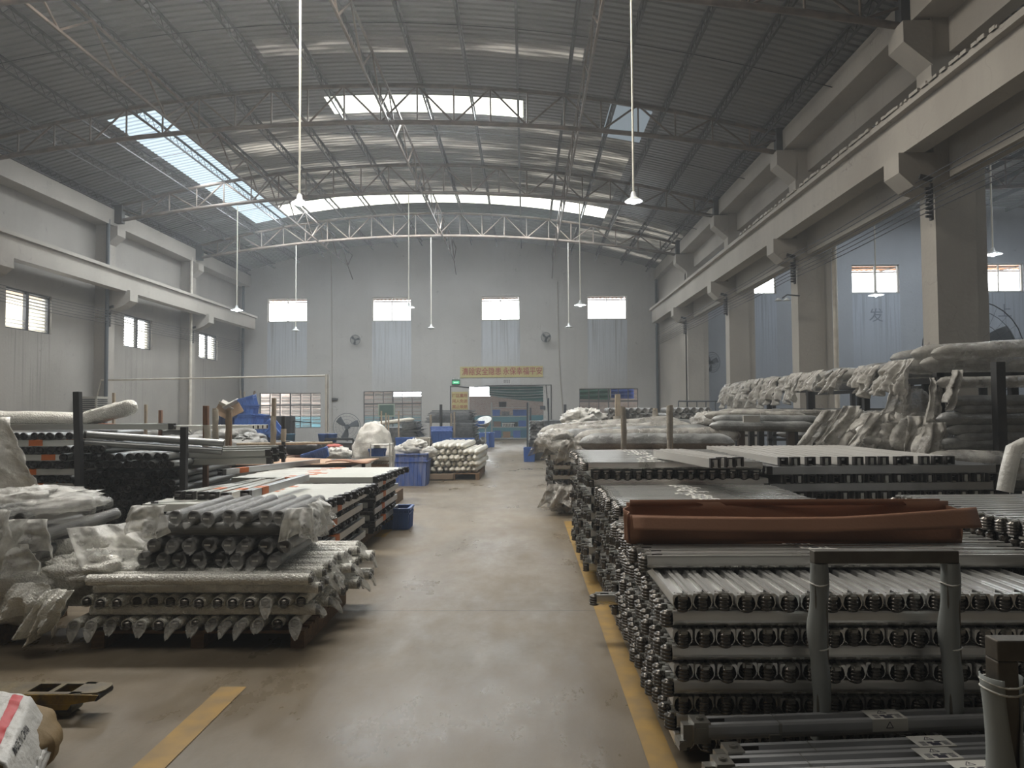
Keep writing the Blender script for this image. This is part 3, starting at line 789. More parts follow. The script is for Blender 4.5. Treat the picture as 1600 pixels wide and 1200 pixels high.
ME_PLUG = plug_mesh().mesh('end_plug', m_plug); ME_LATCH = latch_mb().mesh('latch', m_latch)
BODY = {}


def body_me(L, mat=None):
    k = (L, mat.name if mat else '')
    if k not in BODY:
        mb = MB(); ring_tube(mb, PROF, PROF_IN, L); BODY[k] = mb.mesh('aluminium_tube', [mat or m_alu, m_bore])
    return BODY[k]


def pose(x, y, z, ang=0, tilt=0, roll=0):
    return Matrix.Translation((x, y, z)) @ Matrix.Rotation(ang, 4, 'Z') @ Matrix.Rotation(tilt, 4, 'Y') @ Matrix.Rotation(roll, 4, 'X')


GRP_T = 'aluminium tubes of the right hand stacks'


def alu_tube(L, mw, label, far=False, inset=-.012, sticker=None, group=GRP_T, mat=None):
    o = obj('aluminium_tube', body_me(L, mat), None, label, 'metal tube', group, None, mw)
    r = Matrix.Rotation(R.uniform(-.5, .5), 4, 'Z')
    obj('end_plug', ME_PLUG, o, mw=Matrix.Diagonal((.85, .82, .95, 1) if inset > 0 else (1, 1, 1, 1)) @ Matrix.Translation((inset + R.uniform(-.010, .006), R.uniform(-.004, .004), R.uniform(-.004, .002))) @ r)
    obj('latch', ME_LATCH, o, mw=Matrix.Translation((0, 0, R.uniform(-.002, .0))))
    if far:
        F_ = Matrix.Translation((L, 0, 0)) @ Matrix.Rotation(math.pi, 4, 'Z'); obj('end_plug', ME_PLUG, o, mw=F_); obj('latch', ME_LATCH, o, mw=F_)
    if sticker is not None:
        obj('warning_sticker', ME_STICK, o, mw=Matrix.Translation((sticker, 0, 0)))
    return o


def sticker_me(w=.155):
    mb = MB(); mb.mi = 0; e = .0012
    mb.box(0, w, -.046, .046, .038, .038 + e); mb.box(0, w, -.046 - e, -.0455, -.012, .038 + e); mb.box(0, w, .0455, .046 + e, -.012, .038 + e)
    mb.mi = 1; t = .0392
    for k in range(4):
        mb.box(.02, .045, -.035 + k * .009, -.031 + k * .009, t, t + .0006); mb.box(.115, .14, -.035 + k * .009, -.031 + k * .009, t, t + .0006)
    mb.box(.06, .1, -.038, -.015, t, t + .0006); mb.box(.052, .075, -.02, -.006, t, t + .0006); mb.box(.085, .112, -.012, -.004, t, t + .0006)
    tri = [(.055, .01), (.095, .01), (.075, .036)]
    for a, b in zip(tri, tri[1:] + tri[:1]): mb.beam((a[0], a[1], t + .0003), (b[0], b[1], t + .0003), .003, .0006)
    mb.box(.0735, .0765, .017, .027, t, t + .0006)
    for a, b in (((.06, .002), (.09, .002)), ((.06, .002), (.075, .028)), ((.09, .002), (.075, .028))): mb.beam((a[0], -.0475, a[1]), (b[0], -.0475, b[1]), .0006, .003, (0, 0, 1))
    return mb.mesh('warning_sticker', [m_paper, m_ink])


ME_STICK = sticker_me()

# low-detail accumulation for the tubes beyond the three hundred that show largest
class Bulk:
    def __init__(s): s.mb = MB()
    def tube(s, L, mw, prof, mb_i=0, plug=True, ends=1, inner=True):
        n = len(prof); s.mb.mi = mb_i
        A = [(0, y, z) for y, z in prof]; B = [(L, y, z) for y, z in prof]
        s.mb.add(A + B, [(i, (i + 1) % n, n + (i + 1) % n, n + i) for i in range(n)] + [tuple(range(n, 2 * n))], mw)
        s.mb.mi = 2; s.mb.add([(.004, y * .9, z * .9) for y, z in prof], [tuple(range(n))[::-1]], mw)
        if plug:
            s.mb.mi = 3; m2 = mw @ Matrix.Translation((R.uniform(-.012, .006), R.uniform(-.005, .005), R.uniform(-.006, .004)))
            s.mb.lathe((-.012, 0, 0), [(.01, -.045), (.034, -.036), (.027, -.025), (.034, -.014), (.027, -.003), (.034, .008), (.02, .022)], 7, m2)
            s.mb.mi = 4; s.mb.box(-.036, .03, -.022, .022, .03, .043, m2)
        s.mb.mi = 0


PLO = [(-.045, .038), (.045, .038), (.045, -.02), (.026, -.038), (-.026, -.038), (-.045, -.02)]
bulkA = Bulk()
PITCH = .097; LAY = .0775


def stack(x0, x1, y0, y1, zc0, dirs, rot, LX, LY, ind, label, jit=.02, sparse=0, sticker=None, far=False, mat=None, pitch=PITCH, lay=LAY, seed=0):
    """dirs: list of 'X'/'Y' bottom to top. ind(layer, dir, k) -> build as an individual. label(layer, dir, k) -> text"""
    rr = random.Random(seed); B = Matrix.Translation((x0, y0, 0)) @ Matrix.Rotation(rot, 4, 'Z')
    for li, d in enumerate(dirs):
        z = zc0 + lay * li; off = rr.uniform(-.02, .03)
        n = int(((y1 - y0) if d == 'X' else (x1 - x0)) / pitch)
        for k in range(n):
            c = pitch * (k + .5) + rr.uniform(-.004, .004); e = off * .4 + rr.uniform(-jit, jit)
            if d == 'X': mw = B @ pose(e, c, z, rr.uniform(-.003, .003)); L = LX
            else: mw = B @ pose(c, e, z, math.pi / 2 + rr.uniform(-.003, .003)); L = LY
            if sparse and rr.random() < sparse: continue
            if ind(li, d, k): alu_tube(L, mw, label(li, d, k), far=far, inset=(.016 if d == 'Y' else -.018), sticker=sticker(li, d, k, rr) if sticker else None, mat=mat)
            else: bulkA.tube(L, mw, PLO)


def pallet(x0, x1, y0, y1, z1, label, nx=3, rot=0):
    t = empty('wooden_pallet', (x0, y0, 0), label, 'pallet', None, rot); w = x1 - x0; d = y1 - y0
    m = MB()
    k = 0
    while k * .125 < d - .08: m.box(0, w, k * .125, k * .125 + .09, z1 - .018, z1); k += 1
    m.build('deck_board', m_wood, t)
    for i in range(nx):
        m = MB(); x = (w - .09) * i / (nx - 1); m.box(x, x + .09, 0, d, 0, z1 - .018); m.build('runner', m_wood, t)
    return t


# ---- S1: nearest right stack
x1l, y1l = .665, 3.30
rows = ['bottom', '', 'fourth from the top', '', 'third from the top', '', 'second from the top', '', 'top']
def lab1(li, d, k):
    if d == 'Y': return 'aluminium tube, %s from the left in the %s end-on row of nearest right stack' % (nth[k], {0: 'bottom', 2: 'fourth', 4: 'third', 6: 'second', 8: 'top'}[li])
    return 'aluminium tube lying crossways, %s from the front, %s crosswise layer of nearest right stack' % (nth[k], {1: 'lowest', 3: 'second-lowest', 5: 'third', 7: 'highest full'}[li])
stack(x1l, x1l + 1.86, y1l, 5.02, .09, ['Y', 'X'] * 4 + ['Y'], 0, 2.0, 1.72, lambda li, d, k: True, lab1, .02, seed=3)
# part layer on top carrying the carton
rr = random.Random(5)
for k in range(13):
    alu_tube(2.1, pose(x1l - .03 + rr.uniform(-.02, .02), 3.83 + PITCH * k, .09 + LAY * 9, rr.uniform(-.003, .003)),
             'aluminium tube on the part layer under the brown carton, %s from the front' % nth[k], sticker=.86 + rr.uniform(-.05, .05) if k < 6 else None)
pallet(.72, 2.6, 3.4, 4.95, .05, 'low wooden pallet under the nearest right stack of tubes')

# ---- carton
CX0, CX1 = .60, 2.66
car = empty('cardboard_carton', (.60, 4.12, .092 + LAY * 9.5), 'long open brown cardboard carton lying across the nearest right stack', 'cardboard box', rz=0)
def wallw(mb, p0, p1, h0, h1, bend, outward, n=24, th=.006):
    def f(u, v):
        p = Vector(p0).lerp(Vector(p1), u); h = h0 + (h1 - h0) * u
        off = bend * math.sin(u * math.pi) * v + .012 * math.sin(u * 9 + v * 2)
        return (p.x + outward[0] * off, p.y + outward[1] * off, h * v)
    mb.grid(f, n, 5)
cw, cd = 1.88, .13
for nm, p0, p1, h0, h1, bn, ow in (('front_panel', (0, 0), (cw, 0), .165, .115, .02, (0, -1)), ('back_panel', (0, cd), (cw, cd), .215, .22, .02, (0, 1)),
                                   ('end_panel', (0, 0), (0, cd), .165, .195, .01, (-1, 0)), ('end_panel', (cw, 0), (cw, cd), .13, .20, .03, (1, 0))):
    m = MB(); wallw(m, (*p0, 0), (*p1, 0), h0, h1, bn, ow); finish(m.build(nm, m_card, car), th=.008)
m = MB(); m.box(0, cw, 0, cd, -.004, .006); m.build('bottom_panel', m_card, car)
m = MB()
m.grid(lambda u, v: (.01 + (cw + .06) * u, -.02 - .05 * v - .03 * math.sin(u * 3), .16 - .04 * u + .05 * u * u - .075 * v + .08 * max(0, u - .6) * (1 - v)), 24, 5)
finish(m.build('folded_flap', m_card, car), th=.006)
m = MB(); m.grid(lambda u, v: (.02 + (cw - .06) * u, cd + .004, .195 + .012 * v * 3), 20, 2); finish(m.build('rear_flap', m_card, car), th=.006)

# ---- S0: stillage with big latch tubes in the very front right
m_rail = M('stillage_steel', (.12, .105, .085), .45, .6, (.18, .165, .14), 7, .1, 30)
m_fwrap = m_foam


def foam_post(x, y, z0, z1, t, torn=False, w=.075):
    m = MB(); n = 26
    def f(u, v):
        a = 2 * math.pi * v; z = z0 + (z1 - z0) * u; r = w / 2 * (1 + .10 * math.sin(u * 9 + a) + .05 * math.sin(u * 23) + (.35 * math.exp(-((u - .62) * 7) ** 2) * max(0, math.cos(a - 3.3))))
        flare = .25 * max(0, (.12 - u) / .12)
        return (x + r * (1 + flare) * math.cos(a), y + r * (1 + flare) * math.sin(a), z)
    m.grid(f, n, 18)
    o = m.build('foam_wrap', m_foam, t)
    for zz in (z0 + (z1 - z0) * .52, z1 - .09):
        m = MB(); m.tube([(x + w * .53 * math.cos(a * .4), y + w * .53 * math.sin(a * .4), zz + .004 * math.sin(a)) for a in range(17)], .004, 4, cap=False); m.build('tie_cord', m_paper, t)
    return o


def u_frame(px0, px1, y, ztop, label, seed=0):
    x0 = atY(px0, 900, y).x; x1 = atY(px1, 900, y).x
    t = STILL
    m = MB(); s = .055; m.box(x0 - s / 2, x1 + s / 2, y - s / 2, y + s / 2, ztop - s, ztop); finish(m.build('top_bar', m_rail, t), bev=.004)
    for x in (x0, x1):
        m = MB(); m.box(x - s / 2, x + s / 2, y - s / 2, y + s / 2, 0, ztop - s); finish(m.build('post', m_rail, t), bev=.004)
    return t, x0, x1


STILL = empty('steel_stillage', (0, 0, 0), 'brown steel stillage with foam-wrapped end posts, standing before the nearest right stack', 'stillage')
t, xa, xb = u_frame(1279, 1484, 3.17, .975, 'brown steel U-frame with foam-wrapped posts standing before the nearest right stack')
foam_post(xa, 3.17, .16, .92, t); foam_post(xb, 3.17, .16, .92, t)
t, xa2, xb2 = u_frame(1561, 1990, 1.97, .975, 'nearer brown steel frame post with torn foam at the right picture edge')
# torn foam: half shells
m = MB()
for sgn, a0, a1 in ((-1, 100, 285), (1, -70, 75)):
    def f(u, v, a0=a0, a1=a1):
        a = math.radians(a0 + (a1 - a0) * v); z = .1 + .775 * u; gap = .9 + .35 * math.sin(u * 5.2 + a0) ; r = .048 * (1 + .2 * math.sin(u * 7 + a0))
        aa = math.radians((a0 + a1) / 2) + (a - math.radians((a0 + a1) / 2)) * min(1.15, gap)
        return (xa2 + r * math.cos(aa), 1.97 + r * math.sin(aa), z)
    m.grid(f, 30, 12)
finish(m.build('torn_foam_wrap', m_foam, t), th=.004)
for zz in (.84, .86):
    m = MB(); m.tube([(xa2 + .052 * math.cos(a * .4), 1.97 + .052 * math.sin(a * .4), zz + .003 * math.sin(a)) for a in range(17)], .003, 4, cap=False); m.build('tie_cord', m_paper, t)
t = STILL; m_al0 = M('satin_aluminium', (.50, .51, .52), .36, .4, (.42, .43, .44), 4)
for x in (xa, xb):
    m = MB(); m.box(x - .03, x + .03, 2.02, 3.12, .02, .075); m.build('rail', m_rail, t)
# tubes with cast hinge ends
def hinge_mb():
    mb = MB(); mb.box(-.06, .01, -.042, .042, -.04, .046); mb.box(-.1, -.06, -.02, .02, -.062, .03); mb.box(-.12, -.09, -.03, .03, -.07, -.03)
    mb.tube([(-.025, 0, .046), (-.025, 0, .056)], .017, 12); mb.tube([(-.025, 0, .055), (-.025, 0, .058)], .009, 8)
    mb.tube([(-.105, -.034, -.05), (-.105, .034, -.05)], .018, 10); mb.box(-.05, -.01, -.046, -.042, -.025, .025)
    return mb
ME_HINGE = hinge_mb().mesh('hinge_casting', m_latch)
mbg = MB(); mbg.box(0, .012, -.047, -.044, -.034, .034); mbg.box(-.045, 0, -.056, -.045, -.036, -.008); mbg.box(0, .003, -.046, .046, .0375, .0395); ME_COL = mbg.mesh('joint_collar', m_latch)
rr = random.Random(11); rot = math.radians(4.5)
for k, (px, py, zt_) in enumerate(((1106, 1133, .285), (1145, 1160, .235), (1130, 1174, .235), (1150, 1186, .235), (1165, 1203, .235), (1150, 1222, .235), (1120, 1240, .235))):
    p = atZ(1106, 1133, .285); zt_ = .285 if k == 0 else .232
    mw = pose(p.x + (0, .1, .03, .08, .04, .1, .02)[k], p.y + .045 - .104 * k - (.03 if k else 0), zt_ - .038, rot + rr.uniform(-.004, .004))
    o = obj('latch_tube', body_me(2.0, m_al0), None, 'grey aluminium tube with hinged end casting, %s from the back in the bottom right stillage' % nth[k], 'metal tube', 'latch tubes in the front stillage', None, mw)
    obj('hinge_casting', ME_HINGE, o); obj('warning_sticker', ME_STICK, o, mw=Matrix.Translation((.70 + .03 * k + rr.uniform(-.02, .02), 0, 0)))
    obj('joint_collar', ME_COL, o, mw=Matrix.Translation((.30, 0, 0)))
for k in range(5):   # layer underneath
    mw = pose(.82 + rr.uniform(-.04, .04), 2.45 + k * .12, .115, rot)
    o = obj('latch_tube', body_me(2.0, m_alud), None, 'grey aluminium tube in the under layer of the bottom right stillage, %s from the front' % nth[k], 'metal tube', 'latch tubes in the front stillage', None, mw)
    obj('hinge_casting', ME_HINGE, o)

# ---- S2
def nolab(*a): return ''
stk = lambda c: (lambda li, d, k, r: c + r.uniform(-.06, .06) + .0 * k)
stack(.675, 2.15, 5.08, 6.46, .10, ['Y', 'X'] * 5 + ['X'], 0, 1.5, 1.36, lambda li, d, k: li == 10, lambda li, d, k: 'aluminium tube in the top layer behind the brown carton, %s from the front' % nth[k], .02,
      sticker=lambda li, d, k, r: .63 + .03 * k * .0 + r.uniform(-.12, .05) if d == 'X' else None, seed=8)
alu_tube(.55, pose(.49, 5.045, .27, .0), 'single aluminium tube end sticking out over the yellow line beside the right stacks', group='jutting tube')
# ---- S3
stack(.60, 2.2, 6.6, 8.72, .14, ['X', 'Y'] * 6 + ['X'], 0, 1.6, 2.1, lambda li, d, k: li == 12, lambda li, d, k: 'aluminium tube in top layer of the second tall right stack, %s from the front' % nth[k], .03,
      sticker=lambda li, d, k, r: .62 + r.uniform(-.16, .1) if d == 'X' else None, seed=9)
# ---- S9 turned stack at the right edge
stack(2.84, 4.6, 3.0, 5.35, .14, ['Y', 'X'] * 5 + ['X'], math.radians(2.5), 1.8, 2.3, lambda li, d, k: d == 'X' and li == 10 and k < 24,
      lambda li, d, k: 'aluminium tube in the top layer of stack at right edge, %s from the front' % nth[k], .02, seed=12, lay=.0775)

# ---- S4 bright channels with square clamp ends
PCH = [(-.04, .036), (-.020, .036), (-.017, .010), (.017, .010), (.020, .036), (.04, .036), (.04, -.036), (-.04, -.036)]
m_bright = M('bright_anodised', (.72, .70, .66), .33, .3, (.64, .62, .58), 3, stretch=(.3, 5, 5))
mb = MB(); ring_tube(mb, PCH, [(y * .86, z * .80) for y, z in PCH], 2.15); ME_CH = mb.mesh('aluminium_channel', [m_bright, m_bore])
mb = MB(); ring_tube(mb, PCH, [(y * .86, z * .86) for y, z in PCH], 2.15); ME_CHD = mb.mesh('aluminium_channel', [m_alud, m_bore])
mb = MB(); mb.box(-.03, .02, -.042, -.026, -.037, .038); mb.box(-.03, .02, .026, .042, -.037, .038); mb.box(-.03, .02, -.042, .042, .030, .04); ME_CLAMP = mb.mesh('clamp_end', m_blk2)
mb = MB(); mb.tube([(-.034, 0, -.022), (.0, 0, -.022)], [.013, .013], 10); mb.tube([(-.037, 0, -.022), (-.033, 0, -.022)], .007, 8); mb.box(-.028, .0, -.015, .015, -.03, .03); ME_TONG = mb.mesh('locking_tongue', m_pale)


def channel(mw, label, me=None, tong=True, both=False, grp='channels of the ribbed right stack'):
    o = obj('aluminium_channel', me or ME_CH, None, label, 'metal channel', grp, None, mw)
    obj('clamp_end', ME_CLAMP, o)
    if tong: obj('locking_tongue', ME_TONG, o)
    if both:
        F_ = Matrix.Translation((2.15, 0, 0)) @ Matrix.Rotation(math.pi, 4, 'Z'); obj('clamp_end', ME_CLAMP, o, mw=F_); obj('locking_tongue', ME_TONG, o, mw=F_)
    return o


rr = random.Random(21); B = Matrix.Translation((2.34, 6.62, 0)) @ Matrix.Rotation(math.radians(3.2), 4, 'Z')
rowname = {12: 'top', 10: 'second', 8: 'third', 6: 'fourth'}
for li in range(13):
    z = .16 + .0785 * li
    if li % 2 == 0:
        x = .02; k = 0
        while x < 1.75 + (.2 if li < 12 else -.15):
            mw = B @ pose(x + .04, rr.uniform(-.03, .03) - (.02 if li < 12 else -.05), z, math.pi / 2)
            if li >= 8: channel(mw, 'bright ribbed aluminium channel, %s from left in %s end-on row of the ribbed stack' % (nth[k], rowname[li]), tong=rr.random() < .45)
            else: bulkA.tube(2.15, mw, PCH, 1)
            x += .114 + (rr.random() < .4) * rr.uniform(.01, .04); k += 1
    else:
        for k in range(22 if li < 11 else 21):
            mw = B @ pose(-.10 + rr.uniform(-.02, .02), .02 + k * .096, z)
            if li >= 7 and k < 2: channel(mw, 'dull crosswise aluminium channel, %s from the front, %s level of ribbed stack' % (nth[k], {7: 'third', 9: 'second', 11: 'uppermost'}[li]), ME_CHD, both=True)
            else: bulkA.tube(2.15, mw, PCH, 1)
for k, (a, b) in enumerate((((1117, 724), (1076, 698)), ((1127, 722), (1087, 697)), ((1140, 723), (1103, 698)), ((1153, 722), (1118, 698)))):
    p = atZ(a[0], a[1] - 3, 1.18); channel(Matrix.Translation((p.x, p.y, 1.165)) @ Matrix.Rotation(math.pi / 2 + math.radians(9), 4, 'Z') @ Matrix.Diagonal((.62, 1, 1, 1)),
        'bright loose channel on the right end of the second tall right stack, %s from left' % nth[k], grp='four loose channels')
p = atZ(1566, 770, 1.12)
for k in range(3):
    channel(pose(3.55 + .04 * k, 4.95 + .1 * k, 1.02, math.radians(-3)) @ Matrix.Diagonal((.5, 1, 1, 1)), 'short bright channel at the right picture edge, %s from the front' % nth[k], grp='short channels at the right edge')

# ---- S5 far low stack (left face towards the aisle)
stack(.42, 2.3, 11.0, 12.9, .16, ['Y', 'X'] * 5, 0, 1.9, 1.9, lambda li, d, k: False, nolab, .03, seed=14)
bulkA.mb.build('stacked_aluminium_tubes', [m_alu, m_alud, m_bore, m_plug, m_latch], label='lower and rear layers of crosswise silver tubes in the right hand stacks', cat='metal tubes', group=GRP_T, kind='stuff')
# ------------------------------------------------------------------ films
def film_mat(name, col, a0, a1, rough=.22, vor=0, bs=9, nsc=2.5, col2=None, edge=.3):
    m = bpy.data.materials.new(name); m.use_nodes = True; nt = m.node_tree; b = nt.nodes['Principled BSDF']; h = NT(nt)
    b.inputs['Base Color'].default_value = (*col, 1); b.inputs['Roughness'].default_value = rough; b.inputs['Specular IOR Level'].default_value = .65
    tc = nt.nodes.new('ShaderNodeTexCoord').outputs['Object']
    a = h.ramp(h.noise(tc, nsc, 5, rough=.6), .38, .62, a0, a1)
    lw = nt.nodes.new('ShaderNodeLayerWeight'); lw.inputs[0].default_value = .35
    a = h.op('MINIMUM', h.op('ADD', a, h.op('MULTIPLY', lw.outputs[1], edge)), 1.0)
    if a0 < 1: nt.links.new(a, b.inputs['Alpha'])
    if col2:
        nt.links.new(h.mix(h.ramp(h.noise(tc, 3, 3, loc=(4, 4, 4)), .4, .6), (*col, 1), (*col2, 1)), b.inputs['Base Color'])
    n1 = h.noise(tc, bs, 5, rough=.65)
    hgt = n1
    if vor:
        v = nt.nodes.new('ShaderNodeTexVoronoi'); v.inputs['Scale'].default_value = vor; nt.links.new(tc, v.inputs[0])
        hgt = h.op('ADD', h.op('MULTIPLY', n1, 1.0), h.op('MULTIPLY', v.outputs['Distance'], -.35))
    bp = nt.nodes.new('ShaderNodeBump'); bp.inputs['Strength'].default_value = .8; bp.inputs['Distance'].default_value = .03
    nt.links.new(hgt, bp.inputs['Height']); nt.links.new(bp.outputs[0], b.inputs['Normal'])
    return m


m_bub = film_mat('bubble_wrap', (.93, .92, .86), .72, 1.0, .22, 70, 14)
m_bubc = film_mat('bubble_wrap_flap', (.74, .73, .67), .14, .42, .16, 70, 12, edge=.2)
m_film = film_mat('clear_film', (.72, .72, .69), .06, .24, .14, 0, 10, 3, edge=.22)
m_filmc = film_mat('crumpled_film', (.92, .92, .88), .18, .55, .14, 0, 16, 5, edge=.3)
m_filmh = film_mat('milky_film', (.84, .83, .78), .5, .9, .28, 0, 9, 3)
m_filmb = film_mat('bag_film', (.60, .58, .53), .26, .72, .2, 0, 14, 5, (.46, .44, .40))
m_darkfilm = film_mat('grey_bundle_film', (.33, .335, .33), 1.0, 1.0, .3, 0, 8, 3, (.17, .175, .17))


def rid(p, f, seed=0):
    q = Vector(p) * f + Vector((seed * 3.7, seed * 1.3, seed * 2.1)); return 1 - abs(mnoise.noise(q)) * 2


def crease(p, f, seed=0): return .6 * rid(p, f, seed) + .3 * rid(p, f * 2.1, seed + 5) + .15 * rid(p, f * 4.3, seed + 9) - .55


def blob(name, c, rad, mat, seed, amp=.22, f=2.2, parent=None, nu=40, nv=28, flat=0, **kw):
    c = Vector(c); m = MB()
    def fn(u, v):
        a = 2 * math.pi * u; e = math.pi * v; d = Vector((math.sin(e) * math.cos(a), math.sin(e) * math.sin(a), math.cos(e)))
        p = Vector((d.x * rad[0], d.y * rad[1], d.z * rad[2])); k = 1 + amp * crease(p + c, f / max(rad), seed) * 2
        p *= k
        if flat and p.z < -rad[2] * flat: p.z = -rad[2] * flat
        return p
    m.grid(fn, nu, nv); return m.build(name, mat, parent, mw=Matrix.Translation(c), **kw)


def roll(name, p0, p1, r, mat, seed, amp=.2, f=5, ends=(1, 1), ry=1.0, sag=0, parent=None, nu=40, nv=18, gather=.12, **kw):
    """a lumpy wrapped bundle from p0 to p1, ends gathered"""
    p0, p1 = Vector(p0), Vector(p1); L = (p1 - p0).length; d = (p1 - p0).normalized(); s = d.cross(Vector((0, 0, 1))).normalized(); up = s.cross(d); m = MB()
    def fn(u, v):
        a = 2 * math.pi * v; g = 1.0
        if ends[0]: g *= min(1, .35 + .65 * math.sin(min(1, u / gather) * math.pi / 2)) if u > 0 else .08
        if ends[1]: g *= min(1, .35 + .65 * math.sin(min(1, (1 - u) / gather) * math.pi / 2)) if u < 1 else .08
        q = d * (u * L) + s * (math.cos(a) * r) + up * (math.sin(a) * r * ry)
        k = g * (1 + amp * crease(Vector((u * L * .7, math.cos(a) * r * 2, math.sin(a) * r * 2)), f, seed) * 2)
        return d * (u * L) + s * (math.cos(a) * r * k) + up * (math.sin(a) * r * ry * k - sag * math.sin(u * math.pi))
    m.grid(fn, nu, nv); return m.build(name, mat, parent, mw=Matrix.Translation(p0), **kw)


def drape(name, p, w, L, mat, seed, out=(0, -1, 0), across=(1, 0, 0), amp=.03, flare=.2, folds=3, parent=None, th=.003, lean=(0, 0, 0), nu=22, nv=26, rel=None, **kw):
    p = Vector(p); out = Vector(out); ac = Vector(across); rr_ = random.Random(seed); ph = rr_.uniform(0, 6); m = MB(); ln = Vector(lean)
    def fn(u, v):
        x = (v - .5) * w * (.75 + flare * u * 1.6); b = math.sin(min(1, u * 3) * math.pi / 2)
        edge = .12 * L * math.sin(v * 7 + ph)
        return ac * x + out * (.05 * b + amp * math.sin(v * folds * 6.28 + ph + u * 1.5) * (.3 + u) + .07 * crease((x, u * L, seed), 6, seed)) + Vector((0, 0, -1)) * (u * (L + edge)) + ln * u
    m.grid(fn, nu, nv); o = m.build(name, mat, parent, mw=Matrix.Translation(p - (rel or Vector((0, 0, 0)))), **kw)
    return finish(o, th=th)


# ------------------------------------------------------------------ bubble-wrapped tubes (near left pallet)
def wrap_me(L, r, seed, tip=1.0, mat=None, name='bubble_wrap'):
    rr_ = random.Random(seed); m = MB(); n = 14; us = [L * k / 12 for k in range(12, -1, -1)]; dx, dz, dy = rr_.uniform(.03, .06), rr_.uniform(.04, .09), rr_.uniform(-.03, .03)
    def ring(x, cx, cy, cz, rx, rz): return [(cx, cy + rx * math.cos(2 * math.pi * k / n) * (1 + .07 * mnoise.noise(Vector((x * 5, k * .9, seed)))), cz + rz * math.sin(2 * math.pi * k / n) * (1 + .10 * mnoise.noise(Vector((x * 6, k * .8, seed + 9))))) for k in range(n)]
    rings = [ring(u, u, 0, 0, r, r) for u in us]
    if tip:
        tl = rr_.choice((-1, 1)) * rr_.uniform(.15, .9)
        for t in (.15, .35, .55, .78, 1.0):
            w = r * (1.04 + .3 * t - 1.1 * t ** 3); th = r * (1 - t) + .002; q = []
            for k in range(n):
                c_, s_ = math.cos(2 * math.pi * k / n), math.sin(2 * math.pi * k / n); a_ = tl * t
                y_, z_ = w * c_ * math.cos(a_) - th * s_ * math.sin(a_), w * c_ * math.sin(a_) + th * s_ * math.cos(a_)
                q.append((-dx * tip * t - .03 * abs(c_) * t * tip, dy * t + y_, -dz * tip * t * t + z_ + .004 * math.sin(k * 2.3 + seed) * t))
            rings.append(q)
    else: rings.append(ring(-.1, -.02, 0, 0, r * 1.03, r * 1.02))
    vs = [v for q in rings for v in q]
    fs = [(i * n + k, i * n + (k + 1) % n, (i + 1) * n + (k + 1) % n, (i + 1) * n + k) for i in range(len(rings) - 1) for k in range(n)]
    m.smooth = True; m.add(vs, fs); m.m = [1 if f[0] >= n * 12 else 0 for f in fs]
    return m.mesh(name, [mat or m_bub, mat or m_bubc])


WR = {}
mcap = MB(); mcap.lathe((0, 0, 0), [(.038, 0), (.040, .01), (.038, .02), (.028, .024), (.026, .012), (.002, .012)], 16, Matrix.Rotation(-math.pi / 2, 4, 'Y')); ME_CAPS = mcap.mesh('end_cap', m_alud)
m_milky = M('foam_sleeve', (.86, .85, .79), .6)


def round_me(L, r, mat, key):
    if (L, r, key) not in BODY:
        pr = [(r * math.cos(2 * math.pi * k / 16), r * math.sin(2 * math.pi * k / 16)) for k in range(16)]; mb = MB(); ring_tube(mb, pr, [(y * .85, z * .85) for y, z in pr], L, .06); BODY[(L, r, key)] = mb.mesh('tube', [mat, m_bore])
    return BODY[(L, r, key)]


def bub_tube(L, mw, label, tip=1, grp='bubble-wrapped tubes on the near left pallet'):
    k = (L, tip, R.randrange(5))
    if k not in WR: WR[k] = wrap_me(L, .0365, k[2] + 1, tip)
    o = obj('bubble_wrapped_tube', WR[k], None, label, 'wrapped tube', grp, None, mw @ Matrix.Diagonal((1, 1.2, 1, 1)))
    obj('tube', round_me(L, .033, m_milky, 'm'), o)
    obj('end_plug', ME_PLUG, o, mw=Matrix.Translation((.004, 0, 0)) @ Matrix.Diagonal((.8, .8, .6, 1)))
    return o


LY = .0735
rr = random.Random(31)
YL = 4.80
for li in range(5):
    z = .17 + LY * li
    if li in (0, 2):
        for k in range(14):
            x = -2.98 + k * .1125 + rr.uniform(-.008, .008)
            if li == 0: x -= .05
            bub_tube(1.15, pose(x, YL + rr.uniform(-.03, .03), z, math.pi / 2 + rr.uniform(-.01, .01)), 'bubble-wrapped tube, %s from left in the %s end-on row of near left pallet' % (nth[k], 'upper' if li else 'lower'), 1 if rr.random() < (.8 if li == 0 else .3) else 0)
    elif li in (1, 3):
        for k in range(12):
            xr = -1.44 + .012 * k + rr.uniform(-.05, .04)
            bub_tube(1.55, pose(xr, YL + .09 + k * .1, z, math.pi + rr.uniform(-.01, .01)), 'bubble-wrapped crosswise tube, %s from front, %s crosswise layer of near left pallet' % (nth[k], 'lower' if li == 1 else 'middle'), rr.choice((0, 1)))
    else:
        for k in range(13):
            xr = -1.47 + .008 * k + rr.uniform(-.04, .04)
            bub_tube(1.55 if k > 2 else 1.5, pose(xr, YL + .02 + k * .098, z + rr.uniform(-.004, .008), math.pi + rr.uniform(-.02, .02)), 'bubble-wrapped crosswise tube, %s from the front, top layer of near left pallet' % nth[k], rr.choice((0, 1, 0)))
pallet(-2.95, -1.50, 4.82, 5.95, .118, 'wooden pallet under the bubble-wrapped tubes at near left')

